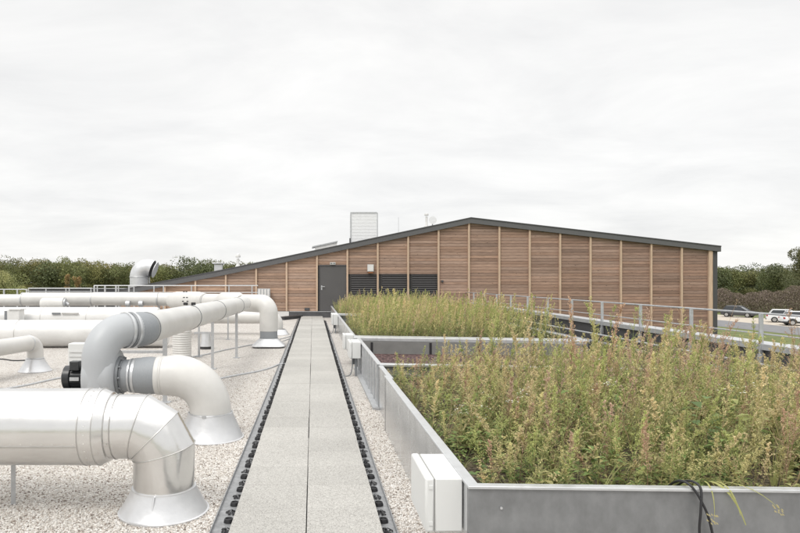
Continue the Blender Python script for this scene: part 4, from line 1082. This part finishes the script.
# ------------------------------------------------------------------ cars
def car(label, loc, rz_, paint, clad=None, L=4.3, W=1.78, H=1.48, suv=False):
    t = thing('parked_car', label, 'car', loc, 'cars parked beside the road', rz_)
    def bb(name, mb, m, parent=t, **k):
        # local coordinates: the mesh is authored in the car's frame
        me = bpy.data.meshes.new(name); me.from_pydata(mb.v, [], mb.f); me.materials.append(m); me.update()
        o = bpy.data.objects.new(name, me); C.objects.link(o); o.parent = parent
        me.shade_smooth(); me.set_sharp_from_angle(angle=R(35))
        return o
    h0 = .22 if not suv else .28
    # body sections along x: (x, half width, z low, z shoulder)
    sec = [(-L / 2, .60 * W / 2, .42, .72), (-L / 2 + .06, .88 * W / 2, .30, .90), (-L / 2 + .5, .98 * W / 2, h0, .96), (-.6, W / 2, h0, .93), (.7, W / 2, h0, .92), (L / 2 - .9, .97 * W / 2, h0, .86), (L / 2 - .25, .88 * W / 2, .26, .74), (L / 2, .62 * W / 2, .36, .60)]
    b = MB(); vs = []
    for x, hw, zl, zs_ in sec:
        zm = zl + (zs_ - zl) * .55
        vs += [(x, -hw * .92, zl), (x, -hw, zm), (x, -hw * .95, zs_ - .06), (x, -hw * .84, zs_), (x, hw * .84, zs_), (x, hw * .95, zs_ - .06), (x, hw, zm), (x, hw * .92, zl)]
    fs = []
    for i in range(len(sec) - 1):
        for k in range(8):
            k2 = (k + 1) % 8; fs.append((i * 8 + k, (i + 1) * 8 + k, (i + 1) * 8 + k2, i * 8 + k2)[::-1])
    fs += [tuple(range(8)), tuple(range((len(sec) - 1) * 8 + 7, (len(sec) - 1) * 8 - 1, -1))]
    b.add(vs, fs); body_ = bb('body', b, paint)
    # cabin glass and roof
    hw = W / 2
    b = MB(); g0 = [(-L / 2 + .28, .80 * hw, .93), (.95, .82 * hw, .90)]; g1 = [(-L / 2 + .62, .66 * hw, H - .05), (.15, .68 * hw, H - .05)]
    v = [(g0[0][0], -g0[0][1], g0[0][2]), (g0[1][0], -g0[1][1], g0[1][2]), (g0[1][0], g0[1][1], g0[1][2]), (g0[0][0], g0[0][1], g0[0][2]), (g1[0][0], -g1[0][1], g1[0][2]), (g1[1][0], -g1[1][1], g1[1][2]), (g1[1][0], g1[1][1], g1[1][2]), (g1[0][0], g1[0][1], g1[0][2])]
    b.add(v, [(3, 2, 1, 0), (4, 5, 6, 7), (0, 1, 5, 4), (1, 2, 6, 5), (2, 3, 7, 6), (3, 0, 4, 7)]); bb('windows', b, M['glass'])
    b = MB(); b.lathe([(0, 0)], n=3) if False else None
    b.add([(g1[0][0] - .05, -.70 * hw, H - .055), (.20, -.71 * hw, H - .055), (.20, .71 * hw, H - .055), (g1[0][0] - .05, .70 * hw, H - .055),
           (g1[0][0] + .1, -.60 * hw, H), (.02, -.62 * hw, H), (.02, .62 * hw, H), (g1[0][0] + .1, .60 * hw, H)], [(3, 2, 1, 0), (4, 5, 6, 7), (0, 1, 5, 4), (1, 2, 6, 5), (2, 3, 7, 6), (3, 0, 4, 7)])
    bb('roof', b, paint)
    for s_ in (-1, 1):
        b = MB()
        for (xa, xb) in ((g0[0][0], g1[0][0]), (-.35, -.38), (g0[1][0], g1[1][0])):
            b.tube([(xa, s_ * .812 * hw, .92), (xb, s_ * .675 * hw, H - .055)], .035, 6)
        bb('pillars', b, paint)
        b = MB(); b.obox((.62, s_ * (hw + .07), .98), Vector((1, 0, 0)), Vector((0, 1, 0)), Vector((0, 0, 1)), .06, .08, .05); bb('mirror', b, paint)
        b = MB(); b.obox((-L / 2 + .10, s_ * .78 * hw, .80), Vector((1, 0, 0)), Vector((0, 1, 0)), Vector((0, 0, 1)), .07, .12, .09); bb('tail_lamp', b, M['lampred'])
        b = MB(); b.obox((L / 2 - .20, s_ * .70 * hw, .64), Vector((1, 0, 0)), Vector((0, 1, 0)), Vector((0, 0, 1)), .10, .15, .06); bb('headlight', b, M['lampclear'])
    for xw in (-L / 2 + .78, L / 2 - .85):
        for s_ in (-1, 1):
            b = MB(); r_ = .32; b.tube([(xw, s_ * (hw - .20), r_), (xw, s_ * (hw + .005), r_)], r_, 22); wh = bb('wheel', b, M['tyre'])
            b = MB(); b.tube([(xw, s_ * (hw + .006), r_), (xw, s_ * (hw + .016), r_)], r_ * .62, 16); bb('rim', b, M['rimalloy'], wh)
            if clad:
                b = MB(); b.tube([(xw + .40 * math.cos(R(a)), s_ * (hw + .0), r_ + .40 * math.sin(R(a))) for a in range(0, 181, 20)], .05, 6); bb('wheel_arch', b, M['cladding'])
    if clad:
        b = MB(); b.box(-L / 2 + .02, L / 2 - .05, -hw - .008, hw + .008, .26, .44); bb('lower_cladding', b, M['cladding'])
    b = MB(); b.box(-L / 2 - .012, -L / 2 + .03, -.26, .26, .50, .61); bb('number_plate', b, M['white'])
    b = MB(); b.box(-L / 2 - .02, -L / 2 + .2, -.7 * hw, .7 * hw, .32, .42); bb('rear_bumper', b, M['cladding'])
    return t
car('dark charcoal hatchback parked alone at the road edge', (PX(739.5, 82), 82, GZ + .01), R(-52), M['cardark'], L=4.0, H=1.5)
car('white estate car parked behind the white off roader', (PX(789, 71), 71, GZ + .01), R(-34), M['carwhite'], L=4.3, H=1.48)
car('white off roader with black lower cladding, partly out of the frame at right', (PX(805, 66), 66, GZ + .01), R(-20), M['carwhite'], clad=True, L=4.3, H=1.52, suv=True)

# ------------------------------------------------------------------ weeds
def leaf_quads(base, d, up, ln, wd, droop, col, fold=.25):
    """two-quad folded leaf as 4 quads (2 along x 2 across); returns verts, faces"""
    side = np.cross(d, up); side /= (np.linalg.norm(side) + 1e-9)
    nrm = np.cross(side, d)
    p0 = base; p1 = base + d * ln * .5 + nrm * 0; p2 = base + d * ln - np.array([0, 0, 1]) * droop * ln
    v = [p0, p1 + side * wd / 2 + nrm * fold * wd, p2, p1 - side * wd / 2 + nrm * fold * wd, p1 - nrm * .0]
    return v, [(0, 1, 4, 4), (1, 2, 4, 4), (2, 3, 4, 4), (3, 0, 4, 4)]

def plant_proto(kind, rg, detail=1.0):
    V = []; F = []; Cc = []      # Cc: (leafness, var, redness) per face -> colours resolved per instance
    def q(vs, fs, code, var):
        n = len(V); V.extend([np.asarray(v, float) for v in vs])
        for f in fs: F.append(tuple(i + n for i in f)); Cc.append((code, var))
    def strip(pts, w0, w1, code, var):
        n = len(pts)
        for i in range(n - 1):
            a, b = pts[i], pts[i + 1]; t0, t1 = i / (n - 1), (i + 1) / (n - 1)
            wa, wb = w0 + (w1 - w0) * t0, w0 + (w1 - w0) * t1
            s = np.array([1., 0, 0]) if i % 2 == 0 else np.array([.8, .6, 0]); s2 = np.array([0, 1., 0])
            q([a - s * wa, a + s * wa, b + s * wb, b - s * wb], [(0, 1, 2, 3)], code, var)
            q([a - s2 * wa, a + s2 * wa, b + s2 * wb, b - s2 * wb], [(0, 1, 2, 3)], code, var)
    if kind in ('spike', 'open'):
        lean = rg.normal(0, .07, 2) + np.array([.10, 0]); cur = rg.normal(0, .06, 2)
        def stem(t): return np.array([lean[0] * t + cur[0] * t * t, lean[1] * t + cur[1] * t * t, t * .98])
        strip([stem(t) for t in np.linspace(0, 1, 6)], .0038, .0012, 0, rg.random())
        for i in range(int((30 if kind == 'spike' else 14) * detail)):
            t = rg.uniform(.04, .72) ** .9; a = rg.uniform(0, 2 * math.pi); el = rg.uniform(.1, 1.2)
            d = np.array([math.cos(a) * math.cos(el), math.sin(a) * math.cos(el), math.sin(el)])
            ln = rg.uniform(.05, .12) * (1.15 - t * .7); off = d * rg.uniform(0, .035)
            v, f = leaf_quads(stem(t) + off, d, np.array([0, 0, 1.]), ln, ln * rg.uniform(.18, .34), rg.uniform(.1, .7), None)
            q(v, f, 1, rg.random())
        # dense upright seed panicle: short steep side branches packed with clusters
        t0 = rg.uniform(.34, .52); nb = int((34 if kind == 'spike' else 20) * max(detail, .7))
        for i in range(nb):
            t = t0 + (1 - t0) * rg.random() ** .85; a = rg.uniform(0, 2 * math.pi)
            el = rg.uniform(.85, 1.35) if kind == 'spike' else rg.uniform(.6, 1.2)
            ln = (.03 + .11 * (1 - t) / (1 - t0) * rg.uniform(.5, 1.2)) * (1 if kind == 'spike' else 1.35)
            d = np.array([math.cos(a) * math.cos(el), math.sin(a) * math.cos(el), math.sin(el)])
            b0 = stem(t); m_ = int(10 * detail) + 3
            q([b0, b0 + d * ln, b0 + d * ln + np.array([.001, .001, 0]), b0 + np.array([.0018, 0, 0])], [(0, 1, 2, 3)], 0, rg.random())
            for k in range(m_):
                u_ = (k + .5) / m_
                p = b0 + d * ln * u_ + rg.normal(0, .0048 * (1.2 - .6 * u_), 3); s = rg.uniform(.0042, .0088) * (1.0 if detail > .8 else 1.75)
                e1 = rg.normal(size=3); e1[2] = abs(e1[2]) + .7; e1 /= np.linalg.norm(e1); e2 = np.cross(e1, rg.normal(size=3)); e2 /= (np.linalg.norm(e2) + 1e-9)
                q([p - e1 * s, p + e2 * s * .55, p + e1 * s, p - e2 * s * .55], [(0, 1, 2, 3)], 2, rg.random())
    elif kind == 'stalk':
        for s_ in range(2):
            b_ = rg.normal(0, .22, 2); pts_ = [np.array([b_[0] * t * t, b_[1] * t * t, t * (1 - .12 * abs(b_[0]) * 4 * t)]) for t in np.linspace(0, 1, 7)]
            strip(pts_, .0032, .0010, 6, rg.random())
            for i in range(int(26 * detail)):
                k_ = rg.integers(3, 7); p = pts_[k_] + (pts_[k_ - 1] - pts_[k_]) * rg.random() + rg.normal(0, .008, 3); s = rg.uniform(.004, .008)
                e1 = rg.normal(size=3); e1 /= np.linalg.norm(e1); e2 = np.cross(e1, rg.normal(size=3)); e2 /= (np.linalg.norm(e2) + 1e-9)
                q([p - e1 * s, p + e2 * s * .6, p + e1 * s, p - e2 * s * .6], [(0, 1, 2, 3)], 6, rg.random())
    elif kind == 'leafy':
        for s_ in range(int(3)):
            a0 = rg.uniform(0, 2 * math.pi); tip = np.array([math.cos(a0) * .25, math.sin(a0) * .25, rg.uniform(.5, .9)])
            strip([tip * t + np.array([0, 0, .1 * math.sin(t * 3)]) for t in np.linspace(0, 1, 4)], .003, .0012, 0, rg.random())
            for i in range(int(16 * detail)):
                t = rg.uniform(.1, 1); a = rg.uniform(0, 2 * math.pi); el = rg.uniform(-.2, .8)
                d = np.array([math.cos(a) * math.cos(el), math.sin(a) * math.cos(el), math.sin(el)])
                ln = rg.uniform(.06, .13)
                v, f = leaf_quads(tip * t + d * .01, d, np.array([0, 0, 1.]), ln, ln * rg.uniform(.35, .6), rg.uniform(.1, .5), None)
                q(v, f, 1, rg.random())
    elif kind == 'broad':
        for i in range(int(12)):
            a = rg.uniform(0, 2 * math.pi); el = rg.uniform(-.1, .7); t = rg.uniform(.2, 1)
            d = np.array([math.cos(a) * math.cos(el), math.sin(a) * math.cos(el), math.sin(el)])
            ln = rg.uniform(.12, .2)
            v, f = leaf_quads(np.array([0, 0, t * .8]) + d * .04, d, np.array([0, 0, 1.]), ln, ln * .6, .3, None, .12)
            q(v, f, 3, rg.random())
        strip([np.array([0, 0, t]) for t in (0, .4, .85)], .004, .002, 0, .5)
    elif kind == 'blade':
        for i in range(int(16 * detail)):
            a = rg.uniform(0, 2 * math.pi); ln = rg.uniform(.5, 1.0); bendy = rg.uniform(.1, .6)
            d = np.array([math.cos(a), math.sin(a), 0]); s = np.array([-d[1], d[0], 0]); prev = None
            for k in range(5):
                t = k / 4; p = d * (bendy * ln * t * t + .02) + np.array([0, 0, ln * (t - .35 * bendy * t * t)]); wv = .0045 * (1 - t * .85)
                if prev is not None: q([prev[0] - s * prev[1], prev[0] + s * prev[1], p + s * wv, p - s * wv], [(0, 1, 2, 3)], 4, rg.random())
                prev = (p, wv)
    elif kind == 'flower':
        for s_ in range(3):
            a0 = rg.uniform(0, 2 * math.pi); tip = np.array([math.cos(a0) * .12, math.sin(a0) * .12, rg.uniform(.8, 1.)])
            strip([tip * t for t in np.linspace(0, 1, 4)], .0025, .001, 0, .5)
            for i in range(10):
                t = rg.uniform(.1, .8); a = rg.uniform(0, 2 * math.pi); d = np.array([math.cos(a), math.sin(a), .5]); d /= np.linalg.norm(d)
                v, f = leaf_quads(tip * t, d, np.array([0, 0, 1.]), .06, .018, .3, None); q(v, f, 1, rg.random())
            for i in range(7):
                p = tip + rg.normal(0, .035, 3)
                for k in range(2):
                    a = rg.uniform(0, 2 * math.pi); s = .009; u = np.array([math.cos(a), math.sin(a), .2]); w_ = np.array([-math.sin(a), math.cos(a), .2])
                    q([p - u * s, p - w_ * s, p + u * s, p + w_ * s], [(0, 1, 2, 3)], 5, rg.random())
    return np.array(V), np.array(F), np.array(Cc)

PAL = {  # stem, leaf, seed
    'green': ((.25, .29, .11), (.18, .25, .08), (.48, .51, .20)),
    'yellow': ((.38, .36, .17), (.29, .315, .12), (.64, .58, .29)),
    'straw': ((.46, .38, .22), (.38, .36, .16), (.72, .60, .35)),
    'rust': ((.38, .26, .17), (.33, .33, .14), (.56, .385, .27)),
    'pink': ((.42, .29, .21), (.31, .33, .14), (.61, .45, .345)),
}
ymin = lambda x: 3.40 - (x - .83) * .027
def weed_mass(name, label, n, area, hfun, z0, detail, seed, mix, palmix, hmul=1.0):
    rg = np.random.default_rng(seed)
    kinds = list(mix); protos = {k: [plant_proto(k, rg, detail) for _ in range(7 if k in ('spike', 'open') else 3)] for k in kinds}
    pk = np.array([mix[k] for k in kinds]); pk = pk / pk.sum()
    pals = list(PAL); 
    VV = []; FF = []; CC = []; off = 0
    for i in range(n):
        x, y = area(rg)
        pq = pk.copy()
        if 'blade' in kinds and vnoise(x, y, 1.9, 7) > .72: pq[kinds.index('blade')] *= 4
        if 'leafy' in kinds and vnoise(x, y, 2.4, 3) > .75: pq[kinds.index('leafy')] *= 3
        k = kinds[rg.choice(len(kinds), p=pq / pq.sum())]
        V, F, Q = protos[k][rg.integers(len(protos[k]))]
        h = hfun(x, y, rg) * hmul
        if k in ('leafy', 'broad'): h *= .62
        if k == 'blade': h *= .62
        if k == 'flower': h *= .85
        a = rg.uniform(0, 2 * math.pi); c, s = math.cos(a), math.sin(a)
        hs = .55 + .45 * h   # widths shrink less than heights
        lx, ly = rg.normal(0, .07, 2) + np.array([.10, 0])
        X = (V[:, 0] * c - V[:, 1] * s) * hs; Yv_ = (V[:, 0] * s + V[:, 1] * c) * hs; Z = V[:, 2] * h
        vx = X + x + lx * Z; vy = Yv_ + y + ly * Z; vz = Z + z0
        low = vz < .60
        vx = np.where(low, np.clip(vx, .93, 5.28), vx); vy = np.where(low, np.maximum(vy, ymin(x)), vy)
        VV.append(np.stack([vx, vy, vz], 1)); FF.append(F + off); off += len(V)
        pw = palmix(x, y); pw = np.array(pw) / sum(pw)
        pal = PAL[pals[rg.choice(5, p=pw)]]
        tab = np.array([pal[0], pal[1], pal[2], (.17, .25, .10), (.38, .39, .16), (.80, .79, .72), (.42, .31, .20)])
        col = tab[Q[:, 0].astype(int)] * (.72 + .56 * Q[:, 1])[:, None] * rg.uniform(.85, 1.15)
        # some leaves have turned yellow or brown
        yl = (Q[:, 0] == 1) & (rg.random(len(Q)) < .16); col[yl] = np.array([.50, .44, .19]) * (.7 + .5 * rg.random((yl.sum(), 1)))
        CC.append(col)
    o = raw_mesh(name, np.concatenate(VV), np.concatenate(FF), np.concatenate(CC), M['leaf'])
    return tag(o, label, 'weeds', kind='stuff')
def vnoise(x, y, s, sd=0):
    return .5 + .5 * math.sin(x * 1.7 * s + sd) * math.cos(y * 1.3 * s + 1.3 * sd + .7 * math.sin(x * s * .9 + sd))
def yfront(x): return 3.38 - (x - .83) * .027
def area1(rg):
    while True:
        x = rg.uniform(.92, 5.25); y = rg.uniform(3.2, 8.2)
        if y < yfront(x) or y > 8.25 - (x - .9) * .1 : continue
        if x > (500 / FPX) * y + .5: continue
        if rg.random() < .25 and y > 5.5: continue
        return x, y
def h1(x, y, rg):
    base = .54 + .22 * vnoise(x, y, 1.6, 2) + .07 * min(1, max(0, (x - 1.5) / 2))
    edge = min(1, (y - yfront(x)) / .9); edge2 = min(1, (x - .86) / .7)
    if y > 6.3: base *= .90 if x > 2.6 else .74
    return (base * (.70 + .3 * edge) * (.55 + .45 * edge2)) * rg.uniform(.6, 1.12) * (1.42 if rg.random() < .16 and edge > .6 else 1)
def pm1(x, y):
    v = vnoise(x, y, 1.1, 5); r_ = vnoise(x, y, 2.3, 1)
    return [1.4 + 1.4 * v, 1.9, 1.7, .25 + 3.0 * r_ ** 1.6 * (x / 4), .25 + 2.6 * r_ ** 1.6 * (x / 4)]
weed_mass('weeds', 'tall mixed weeds with rusty pink and straw seed heads filling the nearest planter', 1500, area1, h1, .355, 1.0, 3,
          {'spike': 1.7, 'open': .9, 'leafy': .45, 'blade': .45, 'broad': .06, 'flower': .07, 'stalk': .40}, pm1)
def area2(rg): return rg.uniform(.95, 5.25), rg.uniform(12.95, 19.1)
def h2(x, y, rg): return (.70 + .22 * vnoise(x, y, 1.1, 4)) * (rg.uniform(.6, 1.0) + (.28 if rg.random() < .15 else 0)) * (.55 + .45 * min(1, (x - .9) / .6)) * (.75 + .25 * min(1, (y - 12.9) / .8))
def pm2(x, y): return [1.6, 1.8, .9, .1, .12]
ymin = lambda x: 12.9 - (x - .9) * .098
weed_mass('weeds', 'green and straw coloured weeds filling the middle planter', 1700, area2, h2, .355, .55, 5, {'spike': 2.2, 'open': .6, 'leafy': .4, 'blade': .5}, pm2)
def area3(rg): return rg.uniform(.95, 5.25), rg.uniform(22.1, 29.1)
def h3(x, y, rg): return (.62 + .24 * vnoise(x, y, .8, 2)) * (rg.uniform(.6, 1.0) + (.3 if rg.random() < .15 else 0)) * (.6 + .4 * min(1, (x - .9) / .5))
ymin = lambda x: 21.9
weed_mass('weeds', 'yellowish green weeds filling the farthest planter below the louvres', 1500, area3, h3, .355, .4, 6, {'spike': 2.2, 'open': .6, 'leafy': .4, 'blade': .6}, pm2)

# grass blades and seed heads hanging over the near rim
hb = MB()
rg = np.random.default_rng(5)
for x0, dx_, dz_, wd_ in ((PX(722, 3.25), .10, -.19, .012), (PX(716, 3.25), -.03, -.16, .005), (PX(733, 3.25), .22, -.11, .005), (PX(728, 3.25), .04, -.14, .006), (PX(545, 3.3), .03, .05, .004)):
    y0 = fy(x0) - .02; prev = None
    for k in range(7):
        t_ = k / 6; p = Vector((x0 + dx_ * t_, y0 + .10 * (1 - t_) ** 2 - .03 * t_, .56 + .02 * math.sin(t_ * 3) + dz_ * t_ ** 1.5)); ww = wd_ * (1 - t_ * .8)
        if prev: hb.add([prev[0] - Vector((prev[1], 0, 0)), prev[0] + Vector((prev[1], 0, 0)), p + Vector((ww, 0, .002)), p - Vector((ww, 0, 0))], [(0, 1, 2, 3)], (.42, .42, .16))
        prev = (p, ww)
    if wd_ < .0055:
        for k in range(14):
            p = prev[0] + Vector(((rg.random() - .8) * .06, -.005, (rg.random() - .3) * .05)); hb.add([p, p + Vector((.006, 0, -.004)), p + Vector((.012, -.003, -.012)), p + Vector((.002, 0, -.01))], [(0, 1, 2, 3)], (.55, .48, .25))
tag(hb.build('grass_tuft', M['leaf'], colname='Col'), 'few yellow grass blades hanging over the near planter rim right of the black cables', 'grass', kind='stuff')

# ------------------------------------------------------------------ trees
def crown_mesh(rg, n, rx_, rz_, leaf, lobes, base, cols):
    """clumped leaf faces filling an uneven crown; returns arrays"""
    cen = []
    for i in range(lobes):
        a = rg.uniform(0, 2 * math.pi); rr = rx_ * rg.uniform(0, .68) ; z = rg.uniform(-.62, .72) * rz_
        cen.append((rr * math.cos(a), rr * math.sin(a), z, rg.uniform(.30, .52) * rx_, rg.uniform(.75, 1.2)))
    cen = np.array(cen); idx = rg.integers(0, lobes, n)
    d = rg.normal(size=(n, 3)); d /= np.linalg.norm(d, axis=1)[:, None]
    rad = rg.uniform(.55, 1.06, n) ** .6
    p = cen[idx, :3] + d * (cen[idx, 3] * rad)[:, None] * np.array([1, 1, .8])
    e1 = rg.normal(size=(n, 3)); e1 /= np.linalg.norm(e1, axis=1)[:, None]
    e2 = np.cross(e1, rg.normal(size=(n, 3))); e2 /= np.linalg.norm(e2, axis=1)[:, None]
    s = (leaf * rg.uniform(.6, 1.4, n))[:, None]
    v = np.stack([p - e1 * s, p + e2 * s * .7, p + e1 * s, p - e2 * s * .7], 1).reshape(-1, 3) + np.array([0, 0, base])
    f = np.arange(4 * n).reshape(n, 4)
    cols = np.array(cols); c = cols[rg.integers(0, len(cols), lobes)][idx] * (cen[idx, 4] * rg.uniform(.8, 1.2, n))[:, None]
    return v, f, c
GR = [(.12, .145, .065), (.14, .165, .07), (.095, .12, .06), (.17, .18, .075), (.13, .14, .07)]
YG = [(.33, .34, .15), (.38, .37, .17), (.28, .30, .13)]
OR = [(.34, .23, .11), (.38, .27, .12), (.28, .21, .10)]
def tree(label, x, y, h, rx_, cols, seed, n=5200, leaf=.10, group=None, name='tree', trunk_h=.35, cat='tree'):
    rg = np.random.default_rng(seed)
    t = thing(name, label, cat, (x, y, GZ), group)
    rz_ = h * (1 - trunk_h) / 2 * 1.12
    v, f, c = crown_mesh(rg, n, rx_, rz_, leaf, 26, h - rz_ * .98, cols)
    raw_mesh('crown', v, f, c, M['treeleaf'], t)
    me = bpy.data.meshes.new('trunk'); b = MB(); b.tube([(0, 0, 0), (.03 * h, 0, h * .4), (.02 * h, .02 * h, h * .8)], [.022 * h, .016 * h, .005 * h], 8)
    for k in range(6):
        a = rg.uniform(0, 6.28); z = h * rg.uniform(.35, .65); b.tube([(.02 * h, 0, z), (math.cos(a) * rx_ * .6, math.sin(a) * rx_ * .6, z + h * .18)], [.008 * h, .003 * h], 6)
    me.from_pydata(b.v, [], b.f); me.materials.append(M['bark']); o = bpy.data.objects.new('trunk', me); C.objects.link(o); o.parent = t
    return t
# far woods: one mass each, built from many overlapping crowns
def wood(name, label, xs_, ys_, n, hf, seed, extra, leaf=.135, nleaf=2300):
    rg = np.random.default_rng(seed); VV = []; FF = []; CC = []; off = 0
    protos = [crown_mesh(rg, nleaf, 1, .62, leaf / 4.0, 14, 0, [(1, 1, 1), (.85, .85, .85), (1.15, 1.15, 1.1)]) for _ in range(9)]
    for i in range(n):
        x = rg.uniform(*xs_); y = rg.uniform(*ys_); h = hf(x) * rg.uniform(.84, 1.06); w_ = rg.uniform(2.8, 5.4)
        v, f, c = protos[rg.integers(9)]
        a = rg.uniform(0, 6.28)
        q = np.stack([(v[:, 0] * math.cos(a) - v[:, 1] * math.sin(a)) * w_, (v[:, 0] * math.sin(a) + v[:, 1] * math.cos(a)) * w_, v[:, 2] * h * .48 + h * .64], 1) + np.array([x, y, GZ])
        base = extra(x, rg)
        VV.append(q); FF.append(f + off); off += len(v); CC.append(c * base)
        # undergrowth
        w2 = rg.uniform(2.5, 4); q = np.stack([v[:, 0] * w2, v[:, 1] * w2, v[:, 2] * h * .30 + h * .22], 1) + np.array([x + rg.uniform(-2, 2), y - 1.5, GZ])
        VV.append(q); FF.append(f + off); off += len(v); CC.append(c * base * .85)
    return tag(raw_mesh(name, np.concatenate(VV), np.concatenate(FF), np.concatenate(CC), M['treeleaf']), label, 'wood', kind='stuff')
def pick(x, rg):
    u = rg.random()
    if u < .12: c = (.20, .195, .085)
    elif u < .15: c = (.19, .145, .08)
    else: c = GR[rg.integers(len(GR))]
    return np.array(c) * np.array([1.42, 1.30, 1.25])
def hl(x): return 10.0 + .5 * math.sin(x * .17) + .35 * math.sin(x * .41 + 1) + .25 * math.sin(x * 1.1)
wood('distant_wood', 'far mixed autumn wood behind the left guardrails and the low end of the roof', (-92, 8), (146, 164), 125, hl, 21, pick)
def hr(x): return 8.6 + .7 * math.sin(x * .13 + 2) + .5 * math.sin(x * .37) - .01 * (x - 100)
wood('distant_wood', 'far dark green wood behind the parked cars on the right', (86, 150), (146, 160), 75, hr, 22, lambda x, rg: np.array(GR[rg.integers(len(GR))]) * np.array([1.25, 1.18, 1.15]))
# brown hedge
def hedge():
    rg = np.random.default_rng(9); n = 90000
    x = rg.uniform(52, 96, n); dpt = rg.uniform(-2.2, 2.2, n); top = 3.3 + .5 * np.sin(x * .35) + .25 * np.sin(x * 1.1 + 1) + .2 * np.sin(x * 2.9)
    z = top * (1 - rg.random(n) ** 1.8 * .98) * np.clip(1 - (np.abs(dpt) / 2.7) ** 3, .3, 1)
    y = 96 + dpt
    p = np.stack([x, y, z + GZ], 1)
    e1 = rg.normal(size=(n, 3)); e1[:, 2] = np.abs(e1[:, 2]) + .8; e1 /= np.linalg.norm(e1, axis=1)[:, None]
    e2 = np.cross(e1, rg.normal(size=(n, 3))); e2 /= np.linalg.norm(e2, axis=1)[:, None]
    s = rg.uniform(.05, .15, n)[:, None]
    v = np.stack([p - e1 * s, p + e2 * s * .35, p + e1 * s, p - e2 * s * .35], 1).reshape(-1, 3)
    t_ = np.clip(z / top, 0, 1)[:, None]
    cols = np.where(rg.random((n, 1)) < .38, np.array([[.17, .145, .09]]), np.array([[.24, .19, .16]])) * rg.uniform(.7, 1.25, (n, 1))
    return tag(raw_mesh('hedge', v, np.arange(4 * n).reshape(n, 4), cols, M['treeleaf']), 'long brownish purple hedge behind the parked cars', 'hedge')
hedge()
tree('yellow green bushy tree at the far left edge behind the guardrail', PX(2, 78), 78, 6.1, 3.2, YG, 31, 9000, .07)
tree('small yellowish bush right of the tree at the far left edge', PX(21, 84), 84, 4.2, 1.9, YG, 32, 4000, .07)
tree('slim orange sapling in front of the dark wood, left one', PX(68, 120), 120, 6.8, .8, OR, 33, 700, .13, trunk_h=.3, group='orange saplings')
tree('rounder orange sapling in front of the dark wood, right one', PX(78, 121), 121, 6.1, 1.0, OR, 34, 700, .13, trunk_h=.3, group='orange saplings')
tree('tall olive tree cut off by the right edge behind the hedge', PX(806, 118), 118, 11.4, 3.6, [(.15, .15, .07), (.12, .13, .06), (.17, .16, .08)], 35, 9000, .11)
tree('rounded dark tree above the hedge right of the timber building', PX(777, 128), 128, 8.2, 4.2, GR, 36, 9000, .11)
tree('low olive bush in the hedge gap near the right edge', PX(798, 104), 104, 5.6, 2.6, [(.12, .13, .06)], 37, 4000, .09)
